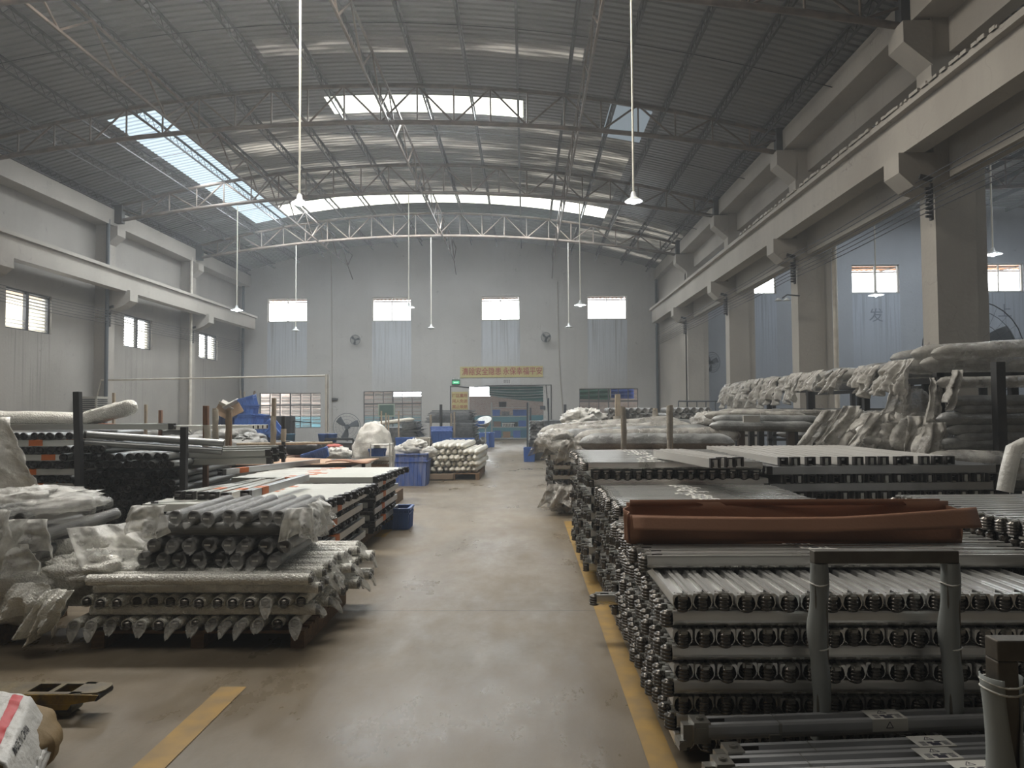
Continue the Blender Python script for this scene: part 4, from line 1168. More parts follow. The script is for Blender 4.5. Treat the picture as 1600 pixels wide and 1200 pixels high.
# dark tube bundle in clear film on top
def cap_mb():
    mb = MB(); mb.lathe((0, 0, 0), [(.048, .02), (.05, 0), (.046, -.012), (.03, -.02), (.002, -.022)], 16, Matrix.Rotation(math.pi / 2, 4, 'Y')); return mb
ME_DCAP = cap_mb().mesh('end_cap', m_blk2)
mb = MB()
for k in range(5): mb.box(-.0245, -.022, -.018 + k * .009, -.013 + k * .009, -.006, .006)
ME_PRINT = mb.mesh('size_print', m_paper)
m_dk = M('dark_tube', (.05, .052, .052), .4, .3)
WD = [wrap_me(.95, .050, 40 + k, 1 if k % 3 else .6, m_film, 'clear_film') for k in range(5)]


def dark_tube(L, mw, label, grp):
    o = obj('film_wrapped_dark_tube', round_me(L, .044, m_dk, 'dk'), None, label, 'wrapped tube', grp, None, mw)
    obj('end_cap', ME_DCAP, o); obj('size_print', ME_PRINT, o)
    obj('clear_film', R.choice(WD), o, mw=Matrix.Diagonal((L / .95, 1, 1, 1)))
    return o


ztop = .17 + LY * 4 + .05; rr = random.Random(17)
lay = .098
for li in range(4):
    z = ztop + .05 + li * lay
    if li in (0, 1, 3):
        nn = (8, 8, 0, 7)[li]; x0 = (-2.68, -2.62, 0, -2.50)[li]
        for k in range(nn):
            dark_tube(.95, pose(x0 + k * (.133 if li != 3 else .128) + rr.uniform(-.01, .01), 4.97 + rr.uniform(-.04, .03) + (.08 if li == 3 else .0), z + rr.uniform(-.006, .006) + (.0 if li < 3 else -.01), math.pi / 2 + rr.uniform(-.03, .03)),
                      'dark tube in clear film, %s from left, %s row of small near left bundle' % (nth[k], ('bottom', 'middle', '', 'top')[li]), 'film-wrapped dark tubes of the small bundle')
    else:
        for k in range(7):
            dark_tube(1.15, pose(-1.56 + rr.uniform(-.05, .05) - .02 * k, 5.06 + k * .125, z, math.pi + rr.uniform(-.04, .04)),
                      'dark crosswise tube in clear film, %s from the front in the small bundle' % nth[k], 'film-wrapped dark tubes of the small bundle')
for k, (x, y, z, w, L_, ac) in enumerate(((-2.62, 4.93, .95, .3, .2, (1, 0, 0)), (-1.55, 4.92, .93, .25, .2, (1, 0, 0)), (-1.56, 5.3, .93, .5, .22, (0, 1, 0)))):
    drape('loose_film', (x, y, z), w, L_, m_filmc, 50 + k, out=(0, -1, 0) if ac[0] else (1, 0, 0), across=ac, label='loose clear film hanging on the small dark bundle, %s' % ('left front corner', 'right front corner', 'right side')[k], cat='plastic film')

# wrapped rolls and loose film joining towards the far left
roll('bubble_wrap_roll', (-4.3, 5.05, .50), (-2.6, 5.45, .66), .075, m_bub, 3, .14, 5, label='long bubble-wrapped roll lying aslant left of the small dark bundle', cat='wrapped roll')
roll('bubble_wrap_roll', (-3.25, 5.75, .60), (-2.55, 5.65, .60), .12, m_bub, 4, .14, 5, label='thick bubble-wrapped roll behind, touching the small dark bundle', cat='wrapped roll')
roll('bubble_wrap_roll', (-4.4, 4.72, .38), (-3.05, 4.95, .44), .085, m_bub, 6, .16, 5, label='bubble-wrapped roll at the left edge above the wooden block', cat='wrapped roll')
roll('bubble_wrap_roll', (-4.4, 4.9, .22), (-3.2, 4.95, .25), .11, m_bub, 7, .16, 5, label='lower bubble-wrapped roll at the left edge', cat='wrapped roll')
roll('bubble_wrap_roll', (-4.3, 5.3, .30), (-3.05, 5.3, .34), .16, m_bub, 8, .16, 4, label='wide bubble-wrapped roll behind the left edge rolls', cat='wrapped roll')
drape('bubble_wrap_flap', (-3.30, 4.74, .46), .32, .24, m_bub, 61, amp=.04, flare=.3, label='bunched bubble wrap hanging over the front at far left', cat='bubble wrap', lean=(0, -.03, 0))
drape('bubble_wrap_flap', (-3.10, 4.72, .42), .26, .30, m_bub, 62, amp=.05, flare=.1, label='bubble wrap end drooping beside the leftmost wrapped tube', cat='bubble wrap', lean=(-.12, -.02, 0))
blob('bubble_wrap_heap', (-3.05, 5.1, .50), (.34, .28, .10), m_bub, 5, .25, 3, label='crumpled bubble wrap heap left of the small dark bundle', cat='bubble wrap', flat=.8)
pallet(-4.75, -3.62, 4.72, 5.6, .13, 'orange-brown wooden pallet at the left picture edge')
# dark film bundles heap at left edge
rr = random.Random(9)
for k in range(14):
    row = k // 5; x = -4.12 + (k % 5) * .16 + row * .03; z = .60 + row * .12
    dark_tube(.9, pose(x, 5.0 + rr.uniform(-.05, .05), z, math.pi / 2 + rr.uniform(-.12, .12), rr.uniform(-.04, .04)), 'dark tube in crumpled film, %s from left, %s row of far left heap' % (nth[k % 5], ('bottom', 'middle', 'top')[row]), 'film-wrapped dark tubes of the left heap')
for k, (x, y, z, w, L_) in enumerate(((-4.05, 4.9, .92, .5, .2), (-3.7, 4.88, .93, .45, .3), (-3.45, 4.92, .86, .35, .24), (-4.0, 4.86, .74, .4, .22), (-3.55, 4.84, .70, .4, .2))):
    drape('crumpled_film', (x, y, z), w, L_, m_filmc, 70 + k, amp=.05, flare=.5, folds=2, label='crumpled clear film flap on the left heap, %s' % ('upper left', 'upper middle', 'upper right', 'lower left', 'lower right')[k], cat='plastic film', lean=(rr.uniform(-.1, .1), -.04, 0))
blob('crumpled_film_cover', (-3.80, 5.32, .93), (.52, .45, .09), m_filmc, 12, .35, 3.2, label='crumpled milky film covering the top of the left heap', cat='plastic film')
roll('film_wrapped_end', (-3.45, 4.95, .90), (-3.16, 5.2, .90), .09, m_film, 13, .2, 6, label='rounded film-wrapped end at the right top of the left heap', cat='wrapped roll')
drape('film_skirt', (-3.08, 5.15, .78), .6, .25, m_filmc, 14, amp=.04, out=(.6, -.8, 0), across=(.8, .6, 0), lean=(.25, -.05, 0), label='milky film skirt sloping off the right side of left heap', cat='plastic film')

# ------------------------------------------------------------------ L2: pale tubes with orange stickers
PSQ = [(-.038, .034), (-.012, .034), (-.010, .030), (.010, .030), (.012, .034), (.038, .034), (.038, -.034), (-.038, -.034)]
m_white2 = M('white_anodised', (.88, .89, .84), .4, .1, (.70, .71, .67), 2.5, stretch=(.5, 6, 6))
SQ = {}
def sq_me(L, mat):
    if (L, mat.name) not in SQ:
        mb = MB(); ring_tube(mb, PSQ, [(y * .85, z * .85) for y, z in PSQ], L, .05); SQ[(L, mat.name)] = mb.mesh('pale_tube', [mat, m_bore])
    return SQ[(L, mat.name)]
mb = MB()
mb.box(-.045, .014, -.040, .040, -.036, -.022); mb.box(-.045, .014, -.040, -.030, -.036, .037); mb.box(-.045, .014, .030, .040, -.036, .037); mb.box(-.02, .016, -.040, .040, .028, .038)
mb.tube([(-.04, -.03, 0), (-.04, .03, 0)], .016, 10)
ME_BR = mb.mesh('black_bracket', m_blk2)
mb = MB(); mb.box(0, .16, -.0395, .0395, .034, .0352); mb.box(0, .16, -.0397, -.038, -.03, .0352); mb.box(0, .16, .038, .0397, -.03, .0352); ME_OR = mb.mesh('orange_sticker', m_orange)
bulkP = MB()


def pale(L, mw, label, stick=None, mat=None, grp='pale tubes with orange stickers'):
    o = obj('pale_tube', sq_me(L, mat or m_white2), None, label, 'metal tube', grp, None, mw)
    obj('black_bracket', ME_BR, o, mw=Matrix.Translation((R.uniform(-.01, .01), 0, 0)))
    if stick is not None: obj('orange_sticker', ME_OR, o, mw=Matrix.Translation((stick, 0, 0)))
    return o


def pale_stack(xr, xl, y0, y1, z0, n, name, seed, LYt):
    rr = random.Random(seed)
    for li in range(n):
        z = z0 + .0745 * li; top = li == n - 1
        if (n - 1 - li) % 2 == 0:
            for k in range(int((y1 - y0) / .086)):
                x = xr + (.035 * k / 5 + rr.uniform(-.03, .03) if top else rr.uniform(-.09, -.02))
                mw = pose(x, y0 + .045 + .086 * k, z, math.pi + rr.uniform(-.01, .01))
                if top or k < 20: pale(xr - xl, mw, 'pale crosswise tube, %s from front, %s crosswise layer of %s' % (nth[k], 'top' if top else nth[(n - 1 - li) // 2], name), rr.uniform(.75, .95) if top and rr.random() < .8 else None, m_white2 if top else m_pale)
        else:
            for k in range(int((xr - xl) / .086)):
                x = xr - .01 - .086 * k + rr.uniform(-.02, .03); mw = pose(x, y0 + rr.uniform(-.03, .02), z, math.pi / 2)
                if k < 3 or li > n - 3: pale(LYt, mw, 'grey lengthwise tube, %s from the aisle, %s lengthwise layer of %s' % (nth[k], nth[(n - 1 - li) // 2], name), .45 if k == 0 else None, m_alud)
                else: bulkP.add([(LYt * a, y, z_) for a in (0, 1) for y, z_ in PLO], [tuple(range(6))[::-1], tuple(range(6, 12))] + [(i, (i + 1) % 6, 6 + (i + 1) % 6, 6 + i) for i in range(6)], mw)


pale_stack(-1.86, -3.45, 6.36, 8.12, .14, 9, 'the nearer pale left stack', 41, 1.7)
pale_stack(-1.80, -3.5, 8.42, 9.95, .18, 9, 'the farther pale left stack', 42, 1.5)
bulkP.build('stacked_pale_tubes', m_alud, label='inner lengthwise tubes of the pale stacks on the left', cat='metal tubes', kind='stuff')
t = pallet(-3.4, -1.95, 6.45, 8.0, .10, 'wooden pallet under the nearer pale left stack'); pallet(-3.4, -1.95, 8.5, 9.9, .14, 'wooden pallet under the farther pale left stack')
# loose rods on top
zt_ = .14 + .0745 * 8 + .037
rods = [((497, 721), (348, 738)), ((478, 741), (385, 767)), ((440, 746), (355, 770)), ((425, 748), (335, 769)), ((410, 747), (318, 769)), ((398, 749), (300, 768)), ((385, 752), (283, 768)), ((366, 778), (243, 785))]
for k, (a, b) in enumerate(rods):
    zz = zt_ + .037 + (.072 if k in (0, 1) else 0) * 1
    if k == 7: zz = zt_ - .03
    pa, pb = atZ(*b, zz + .034), atZ(*a, zz + .034); d = pb - pa
    if k == 0: zz = .18 + .0745 * 8 + .037 + .04; pa, pb = atZ(*b, zz), atZ(*a, zz); d = pb - pa
    mw = Matrix.Translation((pa.x, pa.y, zz)) @ Matrix.Rotation(math.atan2(d.y, d.x), 4, 'Z')
    pale(round(d.length, 2), mw, 'loose grey tube aslant on the pale left stacks, %s' % ('farthest, alone at the back', 'nearest the camera with orange sticker', 'third from the front', 'fourth from the front', 'fifth from the front', 'sixth from the front', 'leftmost of the row', 'short one on the left edge')[k], .25 if k in (0, 1, 2, 4) else None, m_pale if k > 1 else m_alud, 'loose tubes on the pale stacks')

# ------------------------------------------------------------------ L3: pile of black-ended tubes
def blk_cap():
    mb = MB(); mb.lathe((0, 0, 0), [(.041, .02), (.043, 0), (.040, -.008), (.034, -.006), (.032, .014), (.022, .018), (.016, .004), (.002, .002)], 14, Matrix.Rotation(math.pi / 2, 4, 'Y')); return mb
ME_BC = blk_cap().mesh('black_end_cap', m_blk)
m_grt = M('grey_tube', (.30, .31, .31), .35, .6)
rr = random.Random(77)
def btube(L, mw, label, grp): 
    o = obj('black_capped_tube', round_me(L, .040, m_grt, 'g'), None, label, 'metal tube', grp, None, mw); obj('black_end_cap', ME_BC, o, mw=Matrix.Rotation(rr.uniform(-.5, .5), 4, 'X')); return o
for row in range(10):
    z = .20 + row * .079
    for k in range(13):
        x = -4.95 + k * .092 + rr.uniform(-.015, .015) + (.04 if row % 2 else 0)
        btube(1.7, pose(x, 7.75 + rr.uniform(-.06, .06), z + rr.uniform(-.006, .006), math.pi / 2 + .05), 'black-capped tube, %s from the left, %s row from bottom of dark left pile' % (nth[k], nth[row]), 'black-capped tubes of the dark left pile')
for row in range(3):
    z = 1.03 + row * .085
    for k in range((13, 12, 5)[row]):
        btube(1.5, pose(-5.0 + k * .098 + rr.uniform(-.02, .02) + row * .03, 7.62 + rr.uniform(-.05, .05), z, math.pi / 2), 'silver tube with black ring end, %s from left, %s row over the dark left pile' % (nth[k], ('lower', 'middle', 'upper')[row]), 'silver tubes over the dark left pile')
for k in range(6):
    pale(2.1, pose(-2.95 + .03 * k - (k // 3) * .1, 8.15 + (k % 3) * .12, 1.03 + .09 * (k // 3) + (.02 * (k % 3)), math.pi + .02, .012), 'long pale tube running right behind the dark left pile, %s' % ('lower front', 'lower middle', 'lower rear', 'upper front', 'upper middle', 'upper rear')[k], None, m_pale, 'long pale tubes behind the dark pile')
p0 = Vector((-4.95, 7.75, 1.35))
for k in range(2):
    btube(1.4, Matrix.Translation((-4.75 - .02 * k, 7.6, 1.36 - k * .09)) @ Matrix.Rotation(math.radians(18), 4, 'Z') @ Matrix.Rotation(math.radians(5), 4, 'Y'), 'pale tube lying aslant on the dark left pile, %s' % ('upper', 'lower')[k], 'aslant tubes on the dark pile')
m = MB(); m.box(-5.1, -3.7, 7.8, 9.3, 0, .155); finish(m.build('timber_bearer', m_wood, label='dark timber bearer under the dark left pile', cat='timber'), bev=.01)

# ------------------------------------------------------------------ L4: orange-labelled stack at far left
for li in range(14):
    z = .28 + li * .081
    if li % 2 == 1:
        for k in range(10):
            btube(1.5, pose(-6.05 + k * .098 + rr.uniform(-.015, .015) , 7.95 + rr.uniform(-.04, .03), z, math.pi / 2), 'black-ended tube, %s from left, row %s of orange-labelled stack' % (nth[k], ('one', '', 'two', '', 'three', '', 'four', '', 'five', '', 'six', '', 'seven')[li - 1]), 'black-ended tubes of the orange-labelled stack')
    else:
        for k in range(3):
            pale(1.1, pose(-4.98 + rr.uniform(-.06, .06), 7.98 + k * .35, z, math.pi), 'pale crosswise tube with orange sticker, %s from front, level %s of orange-labelled stack' % (nth[k], nth[li // 2]), .42 + rr.uniform(-.1, .1), m_pale, 'crosswise tubes of the orange-labelled stack')
m = MB(); m.box(-6.1, -5.0, 8.0, 9.3, 0, .24); finish(m.build('timber_bearer', m_wood, label='dark timber bearer under the orange-labelled stack', cat='timber'), bev=.01)
roll('long_film_roll', (-8.2, 8.9, 1.56), (-5.35, 8.7, 1.50), .10, m_bub, 21, .08, 3, label='long bubble-wrapped roll on top of the orange-labelled stack', cat='wrapped roll')
roll('film_roll_end', (-5.5, 8.75, 1.50), (-4.75, 8.6, 1.68), .095, m_bub, 22, .14, 5, label='upturned wrapped roll end on the orange-labelled stack', cat='wrapped roll')
for k in range(4):
    pale(2.6, pose(-4.3 - .1 * k, 8.55 + .11 * k, 1.42 - .0 * k, math.pi + .01), 'pale tube on top of the orange-labelled stack, %s from the front' % nth[k], .6 if k % 2 else None, m_pale, 'pale tubes on the orange-labelled stack')
drape('film_curtain', (-5.35, 6.6, 1.56), 1.3, 1.15, m_filmh, 23, amp=.04, flare=.35, folds=2, label='milky film curtain hanging at the left picture edge', cat='plastic film', lean=(.22, 0, 0), nu=26, nv=26)
blob('film_bundle', (-5.75, 6.9, 1.0), (.62, .5, .55), m_darkfilm, 24, .16, 3, label='grey wrapped bundle behind the film curtain at the left edge', cat='wrapped bundle', flat=.9)
m = MB(); m.box(-6.4, -5.1, 6.5, 7.3, 0, .52); finish(m.build('timber_crate', m_wood, label='dark timber crate under the grey bundle at the left edge', cat='crate'), bev=.01)


def post(px, py0, py1, Y, w, mat, label, lean=0, wrap=None, zb=None):
    a = atY(px, py1, Y); b = atY(px + lean, py0, Y)
    a = Vector((a.x, a.y, 0))
    t = empty('timber_post' if mat is not m_steel_d else 'steel_post', tuple(a), label, 'post')
    m = MB(); m.beam((0, 0, 0), tuple(b - a), w, w, (0, 1, 0)); finish(m.build('post_shaft', mat, t), bev=.004)
    if wrap:
        z1 = atY(px, wrap[0], Y).z; z0 = atY(px, wrap[1], Y).z
        r_ = roll('paper_wrap', (0, 0, z0), (.0, .001, z1), w * .75, wrap[2], int(px), .25, 4, (0, 0), parent=t, nu=24, nv=12)
    return t


m_wood2 = M('reddish_timber', (.24, .12, .06), .7, 0, (.17, .08, .045), 8, stretch=(6, 6, 1))
m_woodp = M('pale_timber', (.42, .35, .26), .75, 0, (.30, .25, .19), 8, stretch=(6, 6, 1))
m_wrapw = film_mat('post_wrap', (.46, .42, .34), 1, 1, .6, 0, 9)
post(130, 612, 672, 7.4, .065, m_black, 'black square post leaning at the orange-labelled stack', -9)
post(287, 667, 736, 7.3, .062, m_black, 'short black square post before the dark left pile', 1)
post(322, 634, 735, 8.3, .055, m_wood2, 'reddish timber post with torn paper wrap, left of the leaning paper-wrapped post', 0, (664, 722, m_wrapw))
post(336, 638, 735, 9.8, .05, m_woodp, 'pale post wrapped in crumpled paper beside the reddish timber post', 0, (640, 700, m_wrapw))
post(357, 645, 718, 9.8, .055, m_wood2, 'brown paper-covered post in front of the blue crates', 2, (640, 716, M('brown_paper', (.27, .20, .13), .8)))
post(427, 622, 718, 10.6, .055, m_woodp, 'tall pale post wrapped with paper left of the film dome', 1, (650, 700, m_wrapw))
post(443, 650, 718, 10.6, .05, m_steel_d, 'short grey steel post beside the tall pale post', 0, (670, 690, m_wrapw))
post(228, 632, 690, 11.5, .04, m_woodp, 'thin pale post against the left wall, left one')
post(251, 641, 690, 11.5, .05, m_wood2, 'thin brown post against the left wall, right one')
post(178, 614, 690, 11.5, .04, m_woodp, 'thin pale post beside the ventilation unit')
# ------------------------------------------------------------------ right side: wrapped bundles and the long rack
XD = (1, 0, 0)
# hidden support and bundles on the far low stack
m = MB(); m.box(.95, 3.0, 9.15, 10.75, .0, .98); m.build('timber_dunnage', m_wood, label='dark timber dunnage under the grey wrapped bundles behind second tall right stack', cat='timber')
def px_roll(name, a, b, Y, r, mat, seed, label, amp=.12, dz=0, **k):
    p = atY(a[0], a[1], Y); q = atY(b[0], b[1], Y); return roll(name, p, q, r, mat, seed, amp, 3.2, label=label, cat='wrapped bundle', **k)
px_roll('wrapped_bundle', (905, 692), (1148, 692), 10.0, .13, m_darkfilm, 31, 'dark grey film-wrapped bundle nearest behind the second tall right stack')
px_roll('wrapped_bundle', (898, 684), (1160, 680), 10.4, .12, m_filmb, 32, 'pale film-wrapped bundle just behind the dark grey bundle')
px_roll('wrapped_bundle', (868, 685), (1120, 676), 11.3, .14, m_darkfilm, 33, 'grey wrapped bundle in the middle on the far low stack')
px_roll('wrapped_bundle', (852, 680), (1085, 668), 11.9, .13, m_filmb, 34, 'pale wrapped bundle second from the back on the far low stack')
px_roll('wrapped_bundle', (842, 676), (1065, 660), 12.4, .13, m_filmb, 35, 'pale wrapped bundle farthest back on the far low stack')
px_roll('wrapped_bundle', (905, 668), (1090, 661), 12.8, .08, m_darkfilm, 36, 'thin grey wrapped bundle lying aslant on top at the back')
blob('film_lump', atY(868, 688, 11.2), (.28, .5, .16), m_filmb, 37, .3, 3, label='lump of pale film over the bundle ends at the aisle side', cat='plastic film')
for k, (px, py, Y, w, L) in enumerate(((852, 684, 11.4, .4, .26), (872, 690, 11.1, .4, .28), (892, 688, 10.6, .35, .3), (905, 684, 10.1, .32, .38))):
    drape('hanging_film', atY(px, py, Y), w, L, m_filmb, 80 + k, amp=.035, folds=1.3, label='pale film hanging over the aisle end of the far low stack, %s from left' % nth[k], cat='plastic film', flare=.3, lean=(-.04, 0, 0))
for k, (px, w, L) in enumerate(((868, .3, .3), (884, .26, .28))):
    drape('floor_film', (atY(px, 758, 10.9 - .2 * k).x, 10.9 - .2 * k, .46), w, L, m_filmb, 90 + k, amp=.05, flare=.3, folds=1, label='heap of pale film on the floor beside the far low stack, %s' % ('left', 'right')[k], cat='plastic film', lean=(-.1, -.1, 0))
blob('floor_film', (.62, 11.0, .25), (.28, .25, .24), m_filmb, 95, .3, 3, label='rounded film lump on the floor behind the two film flaps', cat='plastic film', flat=.95)

m_pw = film_mat('paper_wrap', (.34, .31, .26), 1, 1, .6, 0, 9)
post(975, 635, 706, 9.4, .05, m_woodp, 'paper-wrapped post before the grey bundles, left one', -2, (636, 705, m_pw))
post(1047, 633, 706, 9.4, .05, m_woodp, 'paper-wrapped post before the grey bundles, right one', 1, (634, 705, m_pw))
post(965, 616, 668, 14.0, .10, m_woodp, 'tall pale post rising behind the far low stack', 0, (650, 672, m_pw))
post(980, 645, 674, 13.6, .07, m_steel_d, 'short black post behind the far low stack')
post(1024, 638, 673, 13.4, .07, m_woodp, 'short paper-wrapped post behind the far low stack', 0, (640, 672, m_pw))
post(857, 622, 668, 22, .05, m_fan, 'thin grey post right of the doorway, left one')
post(883, 632, 668, 22, .08, m_fan, 'grey post right of the doorway, right one')

# heaps of film-wrapped tube ends farther back
m = MB(); m.box(1.2, 3.0, 14.2, 16, 0, 1.15); finish(m.build('timber_dunnage', m_wood, label='timber dunnage under the far heap of wrapped tubes', cat='timber'), bev=.01)
m = MB(); m.box(2.75, 3.7, 13.4, 15, 0, 1.05); finish(m.build('timber_dunnage', m_wood, label='timber dunnage under the far right heap of wrapped tubes', cat='timber'), bev=.01)
WF = [wrap_me(1.2, .056, 140 + k, .5, m_film, 'clear_film') for k in range(4)]
def far_tube(mw, label, grp, L=1.2):
    o = obj('film_wrapped_tube', round_me(L, .05, m_dk, 'dk'), None, label, 'wrapped tube', grp, None, mw); obj('clear_film', R.choice(WF), o, mw=Matrix.Diagonal((L / 1.2, 1.05, 1.05, 1)))
rr = random.Random(55)
for row in range(3):
    for k in range(9 - row):
        p = atY(945 + k * 10.5 + row * 5, 661 - row * 9, 14.1); far_tube(pose(p.x, p.y + rr.uniform(-.05, .05), p.z + .02, math.pi / 2 + rr.uniform(-.1, .1)), 'film-wrapped dark tube, %s from left, %s row of the far heap' % (nth[k], ('bottom', 'middle', 'top')[row]), 'wrapped tubes of the far heap')
for row in range(4):
    for k in range(6):
        p = atY(1046 + k * 11.5 + (row % 2) * 4, 668 - row * 9, 13.3); far_tube(pose(p.x, p.y + rr.uniform(-.05, .05), p.z, math.pi / 2 + rr.uniform(-.1, .1)), 'film-wrapped tube, %s from left, row %s from the bottom of far right heap' % (nth[k], ('one', 'two', 'three', 'four')[row]), 'wrapped tubes of the far right heap')
blob('film_lump', atY(912, 656, 14.2), (.42, .5, .22), m_filmh, 38, .3, 3, label='rounded milky film lump at the left of the far heap', cat='plastic film')
blob('film_lump', atY(1108, 664, 11.6), (.28, .4, .2), m_filmb, 39, .3, 3, label='pale film lump at the left end of the middle rack', cat='plastic film')

# middle rack
t = empty('steel_rack', (0, 0, 0), 'low steel rack holding grey wrapped bundles in the middle right', 'rack')
Yr = 10.4; xa = atY(1128, 700, Yr).x; xb = atY(1290, 700, Yr).x; zs = atY(1158, 672, Yr).z
for px in (1158, 1235):
    x = atY(px, 690, Yr).x
    for yy in (Yr, Yr + 1.3):
        m = MB(); m.box(x - .045, x + .045, yy - .045, yy + .045, 0, zs); m.build('rack_leg', m_steel if yy == Yr else m_steel_d, t)
for px in (1196, 1268):
    x = atY(px, 690, Yr).x; m = MB(); m.box(x - .04, x + .04, Yr + .6, Yr + .68, 0, zs); m.build('rack_leg', m_steel_d, t)
for yy in (Yr, Yr + 1.3):
    m = MB(); m.box(xa, xb, yy - .04, yy + .04, zs, zs + .05); m.build('rail', m_steel_d, t)
rb = [(1108, 665, 1276, 667, .075, 10.35), (1112, 655, 1285, 657, .07, 10.5), (1140, 645, 1262, 652, .06, 10.8), (1100, 649, 1250, 649, .07, 11.2), (1120, 644, 1300, 646, .06, 11.5)]
for k, (a, b, c, d, r, Y) in enumerate(rb):
    o = px_roll('wrapped_bundle', (a, b), (c, d), Y, r, m_darkfilm if k in (0, 1) else m_filmb, 110 + k, 'wrapped bundle on the middle rack, %s' % ('lowest in front', 'second in front with paper label', 'upper thin one', 'behind on the left', 'longest at the back')[k], amp=.07)
p = atY(1172, 659, 10.38); m = MB(); m.box(-.12, .12, -.03, 0, -.1, .09); m.build('paper_label', m_paper, label='pale paper label on the front bundle of the middle rack', cat='label', mw=Matrix.Translation((p.x, p.y - .05, p.z)))

# long rack along the right columns
t = empty('storage_rack', (4.75, 8.4, 0), 'long dark steel storage rack along the right columns, loaded with film-wrapped bundles', 'rack')
tw = lambda x, y, z: (x - 4.75, y - 8.4, z)
def rbox(nm, x0, x1, y0, y1, z0, z1):
    m = MB(); m.box(*[v - 4.75 for v in (x0, x1)], *[v - 8.4 for v in (y0, y1)], z0, z1); m.build(nm, m_steel_d, t)
for y in (8.4, 10.2, 12.2, 14.2, 16.4):
    for x in (4.85, 5.7, 6.5): rbox('rack_post', x - .04, x + .04, y - .04, y + .04, 0, 2.0)
    for z in (.35, 1.0, 1.42, 2.0): rbox('cross_beam', 4.8, 6.6, y - .04, y + .04, z - .05, z)
for z in (.35, 1.42, 2.0):
    for x in (4.85, 6.5): rbox('side_beam', x - .03, x + .03, 8.4, 16.5, z - .12, z - .05)
rr = random.Random(66); k = 0; y = 16.3
while y > 8.5:
    top = 2.10 + rr.uniform(-.01, .03); mt = m_filmb if rr.random() < .75 else m_darkfilm
    roll('wrapped_bundle', (4.72 + rr.uniform(-.1, .1), y, top), (6.62, y, top - .01), .10, mt, 200 + k, .16, 3, label='film-wrapped bundle on the top shelf of the long rack, %s from the far end' % nth[k], cat='wrapped bundle', group='bundles on the top shelf of the long rack')
    nd = 1 if k % 2 else 2
    for j in range(nd):
        drape('hanging_film', (4.66 + rr.uniform(-.06, .04), y - .1 + .2 * j, top + .06), rr.uniform(.18, .34), rr.uniform(.22, .55), m_filmb, 300 + k * 3 + j, out=(-1, 0, 0), across=(0, 1, 0), amp=.05, flare=.25, folds=2, lean=(-.12, rr.uniform(-.12, .12), 0),
              label='%s film tail hanging off the long rack top shelf, %s from far end' % ('second' if j else 'pale', nth[k]), cat='plastic film', group='film tails of the long rack')
    y -= .42; k += 1
# second top layer near the front right
for k, (y, z) in enumerate(((9.6, 2.28), (9.1, 2.3), (8.65, 2.27))):
    roll('wrapped_bundle', (4.9, y, z - .03), (6.75, y, z + .08), .10, m_filmb, 240 + k, .10, 2.5, label='long pale bundle uppermost at near end of the long rack, %s from back' % nth[k], cat='wrapped bundle')
# middle level bundles, bulging film piles at their ends
y = 16.2; k = 0
while y > 8.5:
    for j, z in enumerate((1.50, 1.12)):
        if (y < 13.5 or j == 0):
            roll('wrapped_bundle', (4.78 + rr.uniform(-.15, .1), y, z), (6.6, y, z), .085, m_darkfilm, 400 + k * 2 + j, .12, 3, label='grey bundle on the %s level of the long rack, %s from the far end' % (('middle', 'lower')[j], nth[k]), cat='wrapped bundle', group='grey bundles inside the long rack', nu=20, nv=10)
    y -= .40; k += 1
pile = [((1345, 640), (1290, 700), 9.6, .13), ((1375, 645), (1310, 705), 9.3, .13), ((1330, 650), (1300, 690), 9.9, .15), ((1420, 640), (1340, 690), 9.0, .14), ((1400, 665), (1350, 708), 8.9, .14),
        ((1440, 610), (1410, 670), 8.8, .14), ((1450, 650), (1395, 700), 8.6, .15), ((1470, 640), (1440, 700), 8.4, .13), ((1425, 680), (1380, 710), 8.7, .14), ((1480, 665), (1430, 712), 8.3, .14), ((1385, 650), (1330, 672), 9.2, .10)]
for k, (a, b, Y, r) in enumerate(pile):
    roll('film_bundle_end', atY(a[0], a[1], Y + .15), atY(b[0], b[1], Y), r, m_filmb, 500 + k, .30, 3.4, label='bulging pale film-wrapped bundle end, %s from the left in pile before the long rack' % nth[k], cat='wrapped bundle', group='bulging bundle ends of the long rack', gather=.3, nu=34, nv=26)
blob('film_lump', atY(1405, 690, 8.9), (.5, .3, .3), m_filmb, 530, .2, 2.5, label='broad pale film lump at the foot of the pile before the long rack', cat='plastic film')
for k, (px, py, Y, w, L, ln) in enumerate(((1300, 640, 9.6, .35, .5, -.35), (1330, 634, 9.4, .3, .5, -.4), (1375, 645, 8.8, .35, .45, -.3), (1405, 600, 8.7, .3, .35, -.12), (1432, 650, 8.5, .3, .5, -.1), (1458, 590, 8.4, .16, .5, -.06), (1497, 578, 8.2, .16, .42, -.14), (1462, 660, 8.1, .3, .48, -.12))):
    drape('hanging_film', atY(px, py, Y), w, L, m_filmb, 600 + k, amp=.05, flare=.15, folds=2, lean=(ln, 0, 0), label='pale film tail falling over the pile before the long rack, %s from left' % nth[k], cat='plastic film', group='film tails over the pile')
